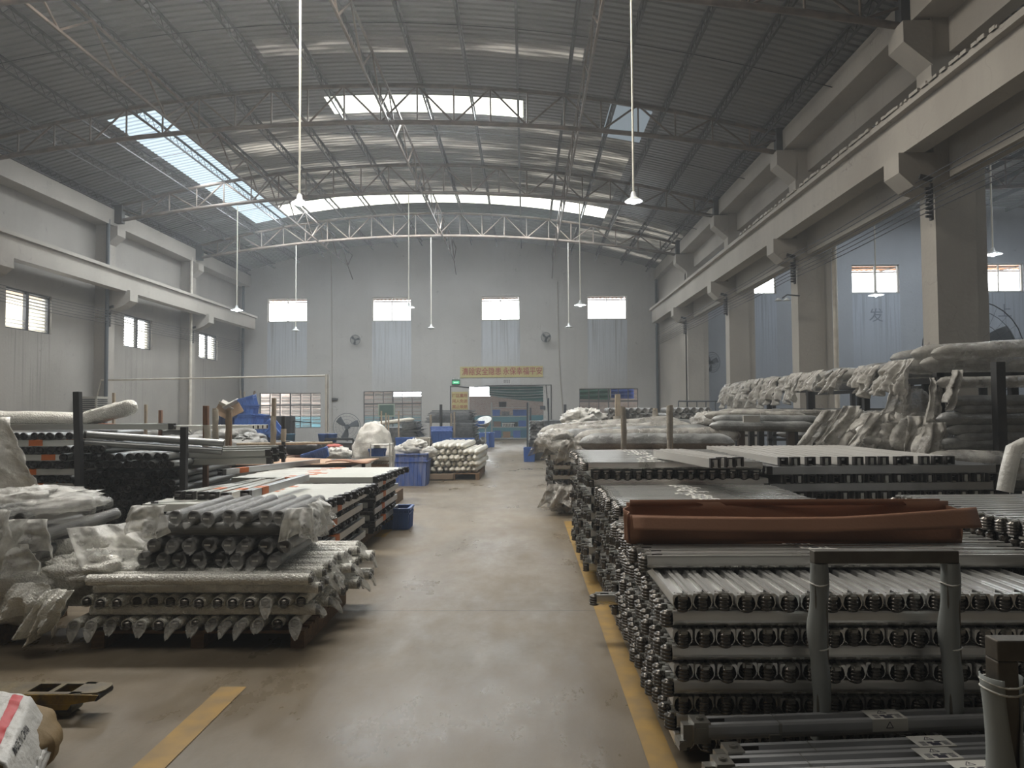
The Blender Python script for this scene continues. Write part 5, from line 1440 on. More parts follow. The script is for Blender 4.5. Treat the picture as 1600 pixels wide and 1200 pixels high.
# near end of the rack: long grey layers seen from the side
for k, (py, r, mt) in enumerate(((598, .07, m_filmb), (628, .07, m_darkfilm), (640, .07, m_darkfilm), (655, .08, m_darkfilm), (671, .07, m_darkfilm), (683, .08, m_darkfilm), (694, .07, m_darkfilm))):
    p = atY(1462 + (k % 3) * 14, py, 8.25); roll('long_bundle', p, (7.3, 8.25, p.z + .02), r, mt, 700 + k, .09, 1.6, label='long grey wrapped bundle at the near end of the long rack, %s from the top' % nth[k], cat='wrapped bundle', gather=.05)
p = atY(1440, 715, 7.95); roll('long_bundle', (p.x, 7.98, .98), (7.3, 7.98, 1.0), .16, m_filmb, 720, .10, 1.6, sag=.05, label='big sagging pale film bundle low at the near end of long rack', cat='wrapped bundle', gather=.1)
for k in range(3):
    roll('long_bundle', (4.7, 8.0 + .1 * k, .3 + .22 * k), (7.3, 8.0 + .1 * k, .3 + .22 * k), .10, m_darkfilm, 725 + k, .09, 1.6, label='long dark bundle in the shadow at the bottom of the near end, %s from floor' % nth[k], cat='wrapped bundle')
for px, lab in ((1560, 'dark steel upright at the near end of the long rack'),):
    p = atY(px, 600, 8.05); m = MB(); m.box(p.x - .05, p.x + .05, 8.0, 8.1, 0, 2.1); m.build('steel_upright', m_steel_d, label=lab, cat='post')
px_roll('pale_long_roll', (1500, 556), (1700, 540), 9.2, .05, m_filmb, 730, 'pale long roll poking up at the right edge above long rack', amp=.05)
p = atY(1574, 695, 5.4)
t = empty('wrapped_push_handlebar', (p.x, 5.4, 0), 'bent film-wrapped handle at the right picture edge', 'wrapped handle')
q = [atY(a, b, 5.4) for a, b in ((1570, 768), (1576, 735), (1584, 702), (1600, 695), (1640, 693))]
m = MB(); m.tube([v - Vector((p.x, 5.4, 0)) for v in q], .055, 12); m.build('wrapped_bar', m_filmh, t)

# ------------------------------------------------------------------ crates and bins
m_blue = M('blue_plastic', (.05, .13, .42), .4, 0, (.07, .16, .46), 4)
m_blued = M('scuffed_blue_plastic', (.04, .11, .42), .5, 0, (.20, .24, .42), 5, stretch=(3, 3, .5), detail=8)


def crate(loc, w, d, h, label, rot=(0, 0, 0), mat=None, name='blue_crate', cat='crate', group=None, ribs=6, taper=.94):
    t = empty(name, tuple(loc), label, cat, group); t.rotation_euler = rot; m = MB(); th = .012; a, b = w / 2, d / 2; c, e = a * taper, b * taper; mat = mat or m_blue
    def side(p0, p1, q0, q1): # bottom pts p, top pts q
        m.add([p0, p1, q1, q0], [(0, 1, 2, 3)])
    P = [(-c, -e, 0), (c, -e, 0), (c, e, 0), (-c, e, 0)]; Q = [(-a, -b, h), (a, -b, h), (a, b, h), (-a, b, h)]
    m.add(P, [(0, 1, 2, 3)])
    for i in range(4): side(P[i], P[(i + 1) % 4], Q[i], Q[(i + 1) % 4])
    finish(m.build('shell', mat, t), th=th)
    m = MB()
    for i in range(4):
        m.beam(Q[i], Q[(i + 1) % 4], .035, .03)
        m.beam(Vector(Q[i]) * 1.0 + Vector((0, 0, -h * .22)), Vector(Q[(i + 1) % 4]) + Vector((0, 0, -h * .22)), .02, .02)
    m.build('rim', mat, t)
    m = MB()
    for i in range(4):
        for k in range(1, ribs):
            u = k / ribs; p = Vector(P[i]).lerp(Vector(P[(i + 1) % 4]), u); q_ = Vector(Q[i]).lerp(Vector(Q[(i + 1) % 4]), u); o_ = Vector((p.x if i % 2 else 0, p.y if i % 2 == 0 else 0, 0)).normalized() * .008
            m.beam(p + o_, q_ + o_, .014, .014, (.3, .9, .1))
    m.build('rib', mat, t, kind='stuff')
    return t


def fl(px, py, Y=None):  # floor point
    p = atZ(px, py, 0); return p
p = atY(638, 757, 15.0)
crate((atY(639, 740, 15.3).x, 15.3, 0), .86, .62, .67, 'big blue plastic bin on the floor beside the aisle, filled with white bags', name='blue_bin', cat='bin', mat=m_blued, ribs=9, taper=.9)
for k, (px, py, rx, rz) in enumerate(((628, 706, .22, .14), (648, 700, .26, .18), (668, 706, .2, .12), (655, 694, .16, .1))):
    blob('white_bag', atY(px, py, 15.35), (rx, .2, rz), m_filmh, 800 + k, .3, 3, label='white plastic bag in the big blue bin, %s' % ('left', 'middle', 'right', 'upper')[k], cat='bag', nu=24, nv=16)
p = fl(614, 815); crate((-1.78, 9.75, 0), .42, .40, .27, 'blue crate on the floor at the aisle end of the pale left stacks')
p = atY(614, 800, 9.72); m = MB(); m.box(-.1, .1, -.1, .1, -.06, .1); finish(m.build('steel_part', m_latch, label='steel casting lying in the blue crate by the pale stacks', cat='metal part', mw=Matrix.Translation((-1.84, 9.72, .12)) @ Matrix.Rotation(.4, 4, 'Z')), bev=.02)
crate((atY(827, 715, 22).x, 22, 0), .32, .4, .42, 'small blue crate on the floor by the far low stack')
# crate pile before the left window
cl = [(352, 688, 16, 0, 0, 0), (352, 672, 16, 0, 0, 0), (352, 656, 16.1, 0, 0, 0), (382, 690, 15.8, 0, 0, 0), (382, 672, 15.8, 0, 0, .1), (384, 655, 15.8, 0, 0, 0), (386, 640, 16, 0, .05, 0), (409, 690, 15.6, 0, 0, 0), (408, 672, 15.7, 0, .0, 0), (402, 655, 16, 0, .1, 0), (421, 668, 15.4, 0, .9, 0), (388, 628, 16, .1, -.28, .1)]
wp = ['bottom left', 'second left', 'third left', 'bottom middle', 'second middle', 'third middle', 'fourth middle', 'bottom right', 'second right', 'third right', 'sliding down at the right', 'tilted on the very top']
for k, (px, py, Y, rx, ry, rz) in enumerate(cl):
    p = atY(px, py, Y); crate((p.x, p.y, p.z - .12), .40, .34, .225, 'blue crate of the pile before the left window, %s' % wp[k], (rx, ry, rz), group='blue crates piled by the left window', ribs=5)
m = MB(); a = atY(340, 690, 15.5); b = atY(432, 690, 15.5); m.box(a.x, b.x, 15.2, 16.6, 0, a.z - .03); m.build('work_table', m_steel_d, label='dark table under the pile of blue crates', cat='table')
for k, (px, py, ry) in enumerate(((350, 642, .5), (366, 640, -.5))):
    p = atY(px, py, 15.7); t = empty('open_carton', tuple(p), 'open brown carton on the blue crates, %s' % ('left', 'right')[k], 'cardboard box'); t.rotation_euler = (.1, ry, .3)
    m = MB(); m.box(-.16, .16, -.14, .14, -.12, .1); m.build('carton_body', M('brown_carton%d' % k, (.36, .25, .16), .8), t)
    for s_ in (-1, 1):
        m = MB(); m.add([(-.16, s_ * .14, .1), (.16, s_ * .14, .1), (.17, s_ * .26, .18), (-.17, s_ * .26, .18)], [(0, 1, 2, 3)]); finish(m.build('carton_flap', m_paper, t), th=.006)
# more far blue crates
crate(atY(691, 691, 20) - Vector((0, 0, 0)), .55, .4, .30, 'upper blue crate on the grey panels near the doorway, holding white parts', (0, 0, .1))
crate(atY(690, 684, 20.3), .6, .4, .24, 'tilted blue crate leaning behind the upper blue crate near the doorway', (-.5, 0, .1))
crate(atY(722, 694, 19), .62, .4, .14, 'low blue tray on the pile of white rolls', (0, 0, 0))
crate(atY(633, 698, 16.5), .38, .3, .2, 'small blue crate behind the big blue bin', (0, 0, 0))
crate(atY(632, 707, 16.6), .34, .3, .16, 'darker blue box under the small blue crate behind the big bin', (0, 0, 0))
m_basket = M('white_basket', (.55, .52, .45), .6)
crate(atY(657, 702, 16.8), .4, .3, .26, 'cream plastic basket behind the big blue bin', (0, 0, 0), mat=m_basket, name='basket', cat='basket')
m = MB(); a = atY(612, 712, 16.2); b = atY(672, 712, 16.2); m.box(a.x, b.x, 16.1, 17.2, 0, a.z + .04); m.build('packing_table', m_steel_d, label='dark packing table behind the big blue bin', cat='table')

# white rolls on pallets by the aisle
rr = random.Random(91); m_rollw = film_mat('white_roll', (.80, .77, .68), .8, 1, .35, 0, 12, 4)
for row in range(5):
    for k in range(8):
        x = -2.12 + k * .135 + rr.uniform(-.02, .02) + (row % 2) * .05; z = .22 + row * .135
        if row == 4 and k > 5: continue
        roll('white_roll', (x, 16.3 + rr.uniform(-.08, .08), z), (x + .1, 18.6, z), .072, m_rollw, 900 + row * 10 + k, .12, 4, (1, 0), gather=.03, label='white wrapped roll, %s from left, row %s of the pallet pile beside aisle' % (nth[k], ('one', 'two', 'three', 'four', 'five')[row]), cat='wrapped roll', group='white rolls on the aisle pallets', nu=16, nv=10)
pallet(-2.25, -1.05, 16.25, 18.6, .15, 'wooden pallet under the white rolls beside the aisle')
m = MB(); a = atZ(671, 751, 0); b = atZ(708, 751, 0); m.box(a.x, b.x, a.y, a.y + .6, .02, .15); finish(m.build('flat_carton', M('flat_carton_brown', (.22, .16, .11), .8), label='flat brown carton on the floor right of the big blue bin', cat='cardboard box'), bev=.01)

# grey slatted panels stacked behind
rr = random.Random(92); m_gp = M('grey_panel', (.13, .14, .15), .5, .4, (.22, .23, .24), 10)
def panel_stack(pxa, pxb, pyt, pyb, Y, n, lab, dy=.03, dep=2.0):
    a = atY(pxa, pyb, Y); b = atY(pxb, pyt, Y); h = (b.z - a.z) / n
    for k in range(n):
        m = MB(); x0, x1 = a.x + rr.uniform(-.06, .06) + dy * k, b.x + rr.uniform(-.07, .07); z = a.z + h * k
        m.box(x0, x1, Y, Y + .04, z, z + h * .62); m.box(x0, x1, Y + dep - .04, Y + dep, z, z + h * .6); m.box(x1 - .04, x1, Y, Y + dep, z, z + h * .6); m.box(x0, x0 + .04, Y, Y + dep, z, z + h * .6)
        for j in range(9): m.box(x0, x1, Y + .2 + j * .2, Y + .24 + j * .2, z + .01, z + h * .4)
        m.tube([(x1 - .02, Y + .05, z + h * .3), (x1 + .05, Y + .05, z + h * .3)], h * .25, 6)
        m.build('slatted_panel', m_gp, label='grey slatted panel, %s from bottom of the %s' % (nth[k], lab), cat='metal panel', group='slatted panels: ' + lab)
panel_stack(690, 739, 661, 692, 21.0, 12, 'lower panel stack near the doorway')
panel_stack(662, 738, 640, 661, 22.5, 9, 'upper panel stack near the doorway')
m = MB(); a = atY(665, 694, 21); b = atY(740, 694, 21); m.box(a.x, b.x, 20.98, 24.5, 0, a.z - .01); m.box(a.x, b.x, 19.7, 20.75, 0, atY(691, 691, 20).z - .03); m.build('support_trestle', m_steel_d, label='dark support trestle beneath the grey slatted panels', cat='trestle')
post(673, 648, 700, 20.5, .06, m_woodp, 'pale stake left of the upper blue crate'); post(705, 646, 692, 20.6, .05, m_woodp, 'thin pale stake in front of the slatted panels, left one'); post(710, 644, 690, 20.6, .05, m_woodp, 'thin pale stake in front of the slatted panels, right one')
post(689, 632, 660, 22.3, .08, m_steel_d, 'dark post rising above the slatted panels')
for k, px in enumerate((596, 603, 607, 623)):
    post(px, 642 + k % 3 * 3, 700, 17.0, .035, m_woodp, 'thin pale stake before the second low window, %s from left' % nth[k])

# film dome and small shelf beside it
blob('film_dome', (atY(583, 700, 12.4).x, 12.4, .78), (.36, .38, .60), m_filmh, 41, .10, 2, nu=48, nv=36, label='big dome-shaped milky film bag standing behind the pale left stacks', cat='plastic bag')
m = MB(); m.box(-3.1, -2.2, 12.0, 12.8, 0, .2); m.build('low_pallet_box', m_wood, label='low wooden box beneath the film dome', cat='wooden box')
t = empty('wire_shelf', (atY(594, 720, 11.8).x, 11.8, 0), 'small white wire shelf beside the film dome', 'shelf')
for x in (-.16, .16):
    for y in (0, .3):
        m = MB(); m.tube([(x, y, .0), (x, y, 1.05)], .012, 6); m.build('upright', m_white, t)
for z in (.62, .82, 1.02):
    m = MB(); m.box(-.16, .16, 0, .3, z, z + .012); m.build('shelf_board', m_white, t)
p = atY(591, 716, 11.8)
t = empty('parts_carton', (p.x, 11.9, .63), 'brown carton of tan small parts on the wire shelf', 'cardboard box')
m = MB(); m.box(-.14, .14, -.08, .12, 0, .07); m.build('carton_body', M('parts_box', (.22, .13, .07), .8), t)
for k in range(9):
    m = MB(); m.tube([(-.12 + .028 * k, -.05 + .03 * (k % 3), .08), (-.07 + .028 * k, .03, .12)], .012, 6); m.build('small_part', m_woodp, t)
p = atY(587, 700, 11.8); crate((p.x, 11.95, .835), .24, .2, .11, 'small navy box on the wire shelf', mat=m_blue, name='small_box', cat='box', ribs=3)

# cardboard sheet on a grey table
za = 1.6 - 79 / 1110 * 10.2
a = atZ(328, 724, .85); b = atZ(545, 724, .85)
t = empty('grey_table', (a.x, a.y, 0), 'grey work table under the cardboard sheets on the left', 'table')
w = b.x - a.x
m = MB(); m.box(0, w, .02, 1.2, .79, .825); m.build('table_top', m_steel_d, t)
m = MB(); m.box(.08, 1.0, .05, .07, .45, .79); m.build('apron_panel', M('pale_grey_panel', (.42, .44, .43), .5), t)
for x in (.05, w - .1):
    for y in (.05, 1.1):
        m = MB(); m.box(x, x + .05, y, y + .05, 0, .79); m.build('leg', m_steel_d, t)
m = MB(); m.grid(lambda u, v: (a.x - .05 + (w + .2) * u, a.y + 1.25 * v, .835 + .015 * math.sin(u * 6) * v + .03 * max(0, u - .85) * 6 * (1 - v) * .5), 24, 4)
finish(m.build('cardboard_sheet', M('tan_cardboard', (.50, .34, .24), .8), label='large flat tan cardboard sheet on the grey table', cat='cardboard sheet'), th=.02)
m = MB(); m.grid(lambda u, v: (b.x - .35 + .6 * u, a.y - .08 + .3 * v, .87 + .02 * math.sin(u * 5)), 10, 3); finish(m.build('cardboard_strip', m_card, label='dark curled cardboard strip at the right end of the grey table', cat='cardboard sheet'), th=.012)

# grey bundles against the left, behind the paper-wrapped posts
for k, (x0, y0, x1, y1, Y, r, mt) in enumerate(((205, 682, 300, 680, 11.6, .10, m_darkfilm), (250, 690, 335, 688, 11.3, .10, m_darkfilm), (212, 694, 300, 696, 11.2, .10, m_darkfilm), (300, 683, 402, 678, 11.4, .10, m_darkfilm), (330, 697, 420, 695, 11.0, .10, m_darkfilm), (350, 709, 425, 708, 10.8, .11, m_filmb), (240, 705, 320, 706, 11.0, .1, m_darkfilm))):
    px_roll('wrapped_bundle', (x0, y0), (x1, y1), Y, r, mt, 820 + k, 'grey film-wrapped bundle behind the left posts, %s' % ('upper left', 'middle', 'lower left', 'upper right', 'lower right', 'bottom right', 'bottom left')[k], amp=.2)
for k in range(4):
    a = atY(258 + k * 3, 668, 11.6); pale(1.5, pose(a.x, 11.5 + .12 * k, a.z, .0), 'white beam lying on the grey bundles at left, %s from the front' % nth[k], None, m_white2, 'white beams on the grey bundles')
m = MB(); m.box(-6.3, -4.0, 10.9, 12.3, 0, .82); m.build('timber_dunnage', m_wood, label='dark timber dunnage under the grey bundles at left', cat='timber')
blob('grey_film_lump', atY(392, 686, 11.3), (.2, .3, .1), m_darkfilm, 830, .3, 3, label='grey film lump at the right end of the left bundles', cat='plastic film')
px_roll('long_batten', (370, 694), (520, 692), 10.9, .02, m_woodp, 831, 'long pale batten across the posts on the left', amp=.1, ends=(0, 0))
# black crate bundle, crates and trolley behind the cardboard
px_roll('black_bundle', (447, 701), (503, 701), 13.0, .13, M('black_film', (.03, .03, .032), .25, 0, bump=.5, bscale=12), 832, 'black film-wrapped bundle behind the cardboard sheet', amp=.1)
m = MB(); a = atY(440, 711, 12.9); b = atY(508, 711, 12.9); m.box(a.x, b.x, 12.8, 13.6, 0, a.z); m.build('brown_cabinet', M('brown_panel', (.14, .07, .05), .6), label='low brown cabinet under the black film bundle', cat='cabinet')
crate(atY(495, 718, 11.7), .4, .3, .14, 'tilted blue lid crate behind the cardboard sheet', (0, -.3, .2)); m = MB(); a = atY(478, 722, 11.7); m.box(a.x, a.x + .5, 11.5, 11.95, 0, a.z - .03); m.build('low_box', m_wood, label='low wooden box under the tilted blue crate', cat='wooden box')
t = empty('trolley_frame', tuple(atY(530, 718, 12.6) * 1), 'dark steel trolley frame filled with film and red cloth', 'trolley')
pz = t.location.z
for x in (-.25, .25):
    m = MB(); m.beam((x, 0, -pz), (x, 0, .36), .03, .03); m.build('trolley_post', m_fan, t)
m = MB(); m.beam((-.25, 0, .36), (.25, 0, .36), .03, .04); m.build('trolley_bar', m_fan, t)
m = MB(); m.box(-.27, .27, 0, .5, -.06, -.02); m.build('trolley_deck', m_fan, t)
blob('film_bag', atY(528, 709, 12.8), (.24, .2, .12), m_filmh, 833, .25, 3, label='white film bag in the dark trolley frame', cat='plastic bag', nu=24, nv=16)
blob('red_cloth', atY(522, 698, 12.9), (.14, .14, .05), M('red_cloth', (.45, .13, .11), .8), 834, .3, 3, label='faded red cloth on the film bag in the trolley', cat='cloth', nu=20, nv=12)
for k, (px, py, c_) in enumerate(((505, 678, 0), (519, 677, 0), (453, 688, 1), (420, 684, 2))):
    mt = (m_blue, M('teal_bucket', (.05, .18, .30), .5), M('red_bucket', (.45, .10, .08), .5))[c_]
    t = empty('plastic_bucket', (atY(px, py, 19).x, 19, atY(440, 692, 19).z + .01), '%s plastic bucket among the far workbenches, %s' % (('blue', 'teal', 'red')[c_], ('left of the pole', 'right of the pole', 'by the black stand', 'by the blue crates')[k]), 'bucket')
    m = MB(); m.lathe((0, 0, 0), [(.001, 0), (.11, 0), (.14, .22), (.15, .23), (.13, .215), (.1, .02)], 16); m.build('bucket_body', mt, t)
m = MB(); a = atY(440, 692, 19); b = atY(560, 692, 19); m.box(a.x, b.x, 18.8, 19.6, 0, a.z + .0); m.build('far_workbench', m_steel_d, label='dark workbench carrying the plastic buckets', cat='workbench')
m = MB(); a = atY(395, 689, 19.2); b = atY(440, 689, 19.2); m.box(a.x, b.x, 18.8, 19.6, 0, a.z); m.build('far_workbench', m_steel_d, label='dark bench left of the bucket workbench', cat='workbench')
t = empty('black_stand', (atY(440, 690, 21).x, 21, 0), 'black machine stand before the left low window', 'machine')
m = MB(); m.box(-.45, .25, 0, .5, 0, 1.45); finish(m.build('cabinet_body', m_black, t), bev=.02)
m = MB(); m.beam((.35, 0, 0), (.35, 0, 1.3), .05, .05); m.beam((.35, 0, 1.3), (.9, 0, 1.25), .03, .03); m.build('stand_arm', m_black, t)
# pole and pipe frame
p = atY(511, 585, 23.2); t = empty('pipe_frame', (p.x, 23.2, 0), 'pale pole with a long thin pipe running to the left wall', 'pipe frame')
m = MB(); m.tube([(0, 0, 0), (0, 0, p.z)], .065, 10); m.build('pole', m_pipe, t)
q = atY(158, 594, 23.2); m = MB(); m.tube([(0, 0, p.z - .04), (q.x - p.x, 0, q.z), (q.x - p.x - .25, 0, q.z - 1.1)], .03, 8); m.build('pipe', m_pipe, t)
m = MB(); m.tube([(.04, -.05, p.z), (.04, -.05, .9)], .012, 5); m.build('cord', m_wire, t)
# leaning sticks in the far left corner
for k, (px0, py0, px1, py1) in enumerate(((377, 690, 376, 610), (382, 690, 382, 612), (386, 690, 398, 611))):
    cable([P(px0, py0, 34.6), P(px1, py1, 35.1)], .05, m_woodp if k < 2 else m_wood, 'plank leaning in the far left corner, %s from left' % nth[k], 'leaning_plank', 'plank')
# green board on a stand
p = atY(604, 641, 22); t = empty('green_board', (p.x, 22, 0), 'green framed board on a stand before the second low window', 'board')
m = MB(); m.box(-.26, .26, -.02, .02, p.z - .2, p.z + .2); m.build('board_frame', M('board_frame_pale', (.35, .42, .36), .6), t)
m = MB(); m.box(-.22, .22, -.025, -.02, p.z - .16, p.z + .16); m.build('board_face', M('board_green', (.10, .17, .15), .5), t)
for x in (-.2, .2):
    m = MB(); m.beam((x, 0, 0), (x, 0, p.z - .2), .03, .03); m.build('board_leg', m_fan, t)
px_roll('white_long_roll', (575, 664), (648, 655), 19.5, .06, m_rollw, 840, 'white long roll lying above the far bench before second window', amp=.08)
m = MB(); a = atY(590, 668, 19.5); b = atY(652, 668, 19.5); m.box(a.x, b.x, 19.4, 20.2, 0, a.z); m.build('far_bench', m_gp, label='grey bench under the white long roll', cat='workbench')
panel_stack(625, 650, 658, 684, 18.6, 10, 'small panel stack left of the doorway', .0, 1.0)
m = MB(); a = atY(622, 686, 18.6); b = atY(652, 686, 18.6); m.box(a.x, b.x, 18.6, 19.3, 0, a.z); m.build('support_trestle', m_steel_d, label='trestle beneath the small panel stack', cat='trestle')

# doorway: cart, tray, tubes right of the door, shelf unit beyond
t = empty('parts_cart', (atY(749, 702, 27).x, 27, 0), 'grey cart with castings left of the doorway, round white tray on top', 'cart')
m = MB(); m.box(-.28, .28, -.3, .3, .9, .96); m.build('cart_top', m_pale, t)
m = MB(); m.box(-.28, .28, -.3, .3, .25, .3); m.build('cart_shelf', m_pale, t)
for x in (-.25, .25):
    m = MB(); m.beam((x, -.28, .1), (x, -.28, .95), .04, .04); m.build('cart_leg', m_pale, t)
    m = MB(); m.tube([(x - .02, -.28, .06), (x + .02, -.28, .06)], .06, 10); m.build('caster', m_black, t)
for k, dx in enumerate((-.14, .14)):
    blob('metal_casting', (atY(749, 690, 27).x + dx, 27, .42), (.13, .2, .14), m_latch, 850 + k, .3, 3, label='dull metal casting on the lower shelf of the parts cart, %s' % ('left', 'right')[k], cat='metal part', nu=16, nv=10, flat=.9)
m = MB(); m.lathe((0, 0, 0), [(.001, 0), (.16, 0), (.30, .22), (.31, .24), (.28, .22), (.001, .12)], 20); m.build('white_tray', m_white, label='round white dish tilted on the parts cart', cat='dish', mw=Matrix.Translation(atY(758, 665, 27)) @ Matrix.Rotation(.5, 4, 'X') @ Matrix.Rotation(-.2, 4, 'Y'))
crate(atY(749, 668, 26.9), .36, .3, .24, 'small blue box on the parts cart')
for k, px in enumerate((757, 764)): crate((atY(px, 690, 30).x, 30 + .5 * k, 0), .4, .4, .62, 'blue bin on the floor by the doorway, %s' % ('left', 'right')[k], name='blue_bin', cat='bin', ribs=5)
rr = random.Random(93)
for row in range(6):
    for k in range(6):
        p = atY(830 + k * 3.6, 688 - row * 5.5, 22.5); far_tube(pose(p.x, 22.5 + rr.uniform(-.1, .1), max(.07, p.z), math.pi / 2), 'dark tube end, %s from left, row %s of pile right of doorway' % (nth[k], ('one', 'two', 'three', 'four', 'five', 'six')[row]), 'dark tubes right of the doorway')
m = MB(); a = atY(826, 690, 22.5); b = atY(850, 690, 22.5); m.box(a.x, b.x, 22.4, 23.7, 0, atY(830, 688, 22.5).z - .07); m.build('support_trestle', m_steel_d, label='dark trestle beneath the dark tubes right of the doorway', cat='trestle')
for k in range(5):
    a = atY(848, 658 + k * 2.6, 24); b = atY(903, 658 + k * 2.6, 24); m = MB(); m.box(a.x, b.x, 24 - .02 * k, 25.5, a.z - .025, a.z + .02); m.build('dark_bar', m_gp, label='long dark bar right of the doorway, %s from the top' % nth[k], cat='metal bar', group='dark bars right of the doorway')
m = MB(); a = atY(846, 672, 24); b = atY(905, 672, 24); m.box(a.x, b.x, 24, 25.5, 0, a.z); m.build('support_trestle', m_steel_d, label='dark trestle beneath the bars right of the doorway', cat='trestle')
for k, px in enumerate((824, 829)): post(px, 629 + 8 * k, 700, 26, .06, m_fan, 'slim grey upright at the right side of the doorway, %s' % ('left', 'right')[k])
t = empty('shelf_unit', (atY(768, 684, 38).x, 38, 0), 'steel shelf unit with blue bins seen through the doorway', 'shelf')
W_ = atY(826, 684, 38).x - atY(768, 684, 38).x; m_sh = M('shelf_grey', (.35, .36, .34), .5)
for x in (0, W_):
    for y in (0, .6):
        m = MB(); m.box(x - .03, x + .03, y - .03, y + .03, 0, 2.0); m.build('upright', m_sh, t)
zs_ = [atY(790, py, 38).z for py in (636, 650, 667, 684.5)]
for z in zs_:
    m = MB(); m.box(0, W_, 0, .6, z - .04, z); m.build('shelf_board', m_sh, t)
x0 = t.location.x
for lvl, items in ((zs_[1], ((.25, 0, .3), (.75, 1, .2), (1.35, 0, .3), (1.75, 0, .3))), (zs_[2], ((.3, 2, .25), (.8, 3, .2), (1.2, 3, .22), (1.65, 0, .3))), (zs_[3], ((.3, 0, .35), (.8, 4, .3), (1.35, 0, .35), (1.75, 5, .4))), (zs_[0], ((.6, 3, .25),))):
    for k, (dx, kind, h) in enumerate(items):
        if dx > W_ - .1: continue
        mt = (m_blue, m_gp, M('sack', (.3, .22, .18), .8), m_black, M('tan_box', (.4, .27, .17), .8), M('teal_bin', (.04, .16, .26), .5))[kind]
        crate((x0 + dx, 38.3, lvl + .02), .38, .4, h, '%s on the doorway shelf unit, %s from left, %s shelf' % (('blue bin', 'grey box', 'sack-coloured box', 'black box', 'tan carton', 'teal bin')[kind], nth[k], {zs_[0]: 'top', zs_[1]: 'upper middle', zs_[2]: 'lower middle', zs_[3]: 'bottom'}[lvl]), mat=mt, name='storage_bin', cat='bin', ribs=3)
m = MB()
for k in range(8): m.tube([(-.3 + .08 * k, 0, .1), (-.3 + .08 * k, -.02, .0), (-.28 + .08 * k, -.03, -.08)], .02, 5)
m.box(-.34, .34, -.02, .04, .08, .12); m.build('white_fittings', m_white, label='row of small white fittings on the doorway shelf', cat='fittings', mw=Matrix.Translation((x0 + .9, 38.05, zs_[2] + .09)))
# railing right
t = empty('guard_railing', (0, 0, 0), 'thin dark guard railing beyond the fourth right column', 'railing')
a = atY(1060, 627, 27); b = atY(1132, 627, 27)
m = MB(); m.tube([a, b], .03, 6); m.build('rail', m_fan, t)
for k in range(6):
    x = a.x + (b.x - a.x) * k / 5; m = MB(); m.tube([(x, 27, 0), (x, 27, a.z)], .02, 6); m.build('baluster', m_fan, t)

# ------------------------------------------------------------------ pallet truck fork and sacks at the bottom left
m_yelp = M('worn_yellow_paint', (.42, .27, .03), .5, .1, (.10, .075, .04), 9, .15, 40, detail=9)
m_wornt = M('worn_steel_top', (.11, .095, .075), .45, .6, (.20, .165, .10), 7, .1, 40)
fx1 = atZ(168, 1075, .13).x; fy = atZ(168, 1066, .13).y
t = empty('pallet_truck', (fx1, fy - .16, 0), 'worn yellow pallet truck fork at the bottom left edge', 'pallet truck')
m = MB()
L_ = 1.25
m.box(-L_, -.40, 0, .17, .122, .13); m.box(-.40, -.10, 0, .03, .122, .13); m.box(-.40, -.10, .14, .17, .122, .13); m.box(-.285, -.255, .03, .14, .122, .13)
m.prism([(-.16, 0), (-.02, .02), (0, .06), (0, .12), (-.02, .16), (-.16, .17)], .122, .13, 'z'); m.build('fork_top', m_wornt, t)
m = MB(); m.box(-L_, -.16, -.006, .0, .075, .128); m.box(-L_, -.16, .17, .176, .075, .128); m.prism([(-.16, .075), (-.02, .095), (-.0, .125), (-.16, .128)][::-1], -.006, .0, 'y'); m.prism([(-.42, .05), (-.16, .05), (-.14, .08), (-.42, .08)][::-1], -.008, .0, 'y'); m.build('fork_side', m_yelp, t)
m = MB(); m.tube([(-.03, .02, .105), (-.03, .15, .105)], .022, 10); m.build('entry_roller', m_steel_d, t)
for k, dx in enumerate((-.20, -.29)):
    m = MB(); m.tube([(dx, .03, .042), (dx, .13, .042)], .042, 20); m.build('load_wheel', M('wheel_grey%d' % k, (.20, .19, .15), .6), t)
m = MB(); m.beam((-.33, .015, .05), (-.16, .015, .05), .02, .035); m.build('wheel_bracket', m_steel_d, t)
# tan sack
m_tan = M('tan_sack', (.24, .165, .075), .7, 0, (.19, .13, .055), 4, .5, 12)
blob('tan_sack', (-2.58, 3.12, .135), (.52, .38, .18), m_tan, 61, .07, 1.6, nu=56, nv=40, label='tan plastic sack on the floor under the white woven bag', cat='sack', flat=.84)
m_woven = M('white_woven_bag', (.62, .62, .60), .5, 0, (.52, .52, .50), 5, .35, 40)
m_redp = M('red_print', (.50, .02, .03), .5); m_blkp = M('black_print', (.03, .03, .035), .6)
A_ = atZ(58, 1083, .34); B_ = atZ(90, 1096, .30); C_ = atZ(40, 1215, .22); D_ = atZ(-130, 1190, .26)
def bag(u, v, off=0):
    # u: left -> right, v: far -> near
    p = (Vector(A_) + Vector((-.62, .05, 0))).lerp(Vector(B_), u).lerp(Vector(D_).lerp(Vector(C_), u), v)
    z = .27 + .07 * math.sin(min(1, u * 1.05) * math.pi) ** .5 - .14 * max(0, u - .82) ** 1 / .18 - .05 * v
    z += .016 * crease((u * 3, v * 3, 1), 1.4, 4) + .006 * crease((u * 6, v * 6, 1), 2.0, 7)
    return Vector((p.x, p.y, z + off))
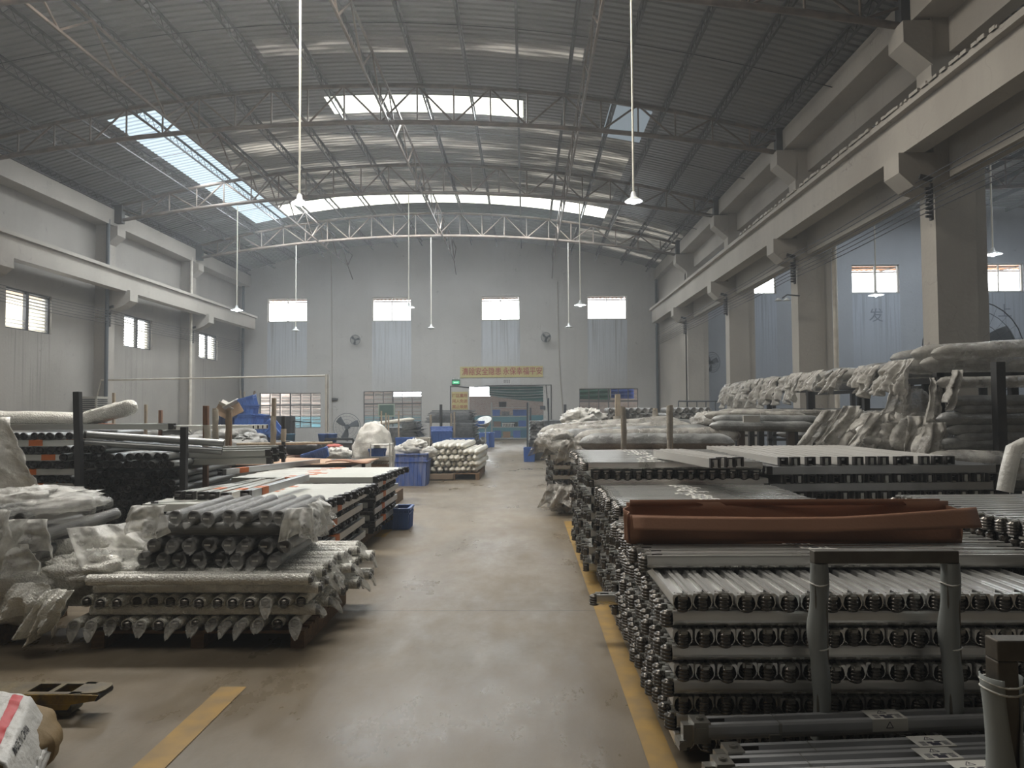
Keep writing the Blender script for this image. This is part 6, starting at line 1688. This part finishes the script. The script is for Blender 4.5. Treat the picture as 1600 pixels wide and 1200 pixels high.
t = empty('woven_bag', (-2.6, 3.0, 0), 'white woven plastic bag with a red stripe, lying on the tan sack', 'bag'); mwb = Matrix.Translation((2.6, -3.0, 0))
m = MB(); m.grid(lambda u, v: bag(u, v), 60, 44); o = m.build('bag_body', m_woven, t, mw=mwb); finish(o, th=-.012)
m = MB(); m.grid(lambda u, v: bag(.70 + .075 * u - .07 * v, .04 + .96 * v, .0025), 4, 40); m.build('red_stripe', m_redp, t, mw=mwb)
m = MB(); m.grid(lambda u, v: bag(.955 + .02 * u, v, .006) + Vector((0, 0, .006 * math.sin(v * 60))), 3, 60); finish(m.build('bag_seam', m_woven, t, mw=mwb), th=.006)
m = MB(); m.grid(lambda u, v: bag(.50 + .03 * u, .30 + .1 * v, .0025), 3, 6); m.build('red_print', m_redp, t, mw=mwb)
# lettering projected on the bag surface
c = bpy.data.curves.new('bag_text', 'FONT'); c.body = 'MADE IN CHINA'; c.size = 1; c.resolution_u = 2; c.offset = .015
o = bpy.data.objects.new('bag_text', c); COL.objects.link(o); bpy.context.view_layer.update()
me = bpy.data.meshes.new_from_object(o.evaluated_get(bpy.context.evaluated_depsgraph_get())); bpy.data.objects.remove(o)
wt = max(v.co.x for v in me.vertices)
for v in me.vertices:
    s_, r_ = v.co.x / wt, v.co.y
    q = bag(.83 + .045 * (1 - r_) - .02 * (1 - s_), .80 - .45 * s_, .004); v.co = q
me.materials.clear(); me.materials.append(m_blkp); obj('lettering', me, t, mw=mwb)
# ------------------------------------------------------------------ dusty haze filling both halls
mb = MB(); mb.box(XL - .1, H2X1, -7.9, YB + .05, .01, 10.4)
mh = bpy.data.materials.new('dusty_haze'); mh.use_nodes = True; nt = mh.node_tree; nt.nodes.clear()
vs = nt.nodes.new('ShaderNodeVolumeScatter'); vs.inputs['Color'].default_value = (.90, .95, 1, 1); vs.inputs['Density'].default_value = .0048; vs.inputs['Anisotropy'].default_value = .35
oo = nt.nodes.new('ShaderNodeOutputMaterial'); nt.links.new(vs.outputs[0], oo.inputs[1])
hz = mb.build('haze', mh, kind='stuff', label='thin dusty haze in the air of the factory halls', cat='haze')
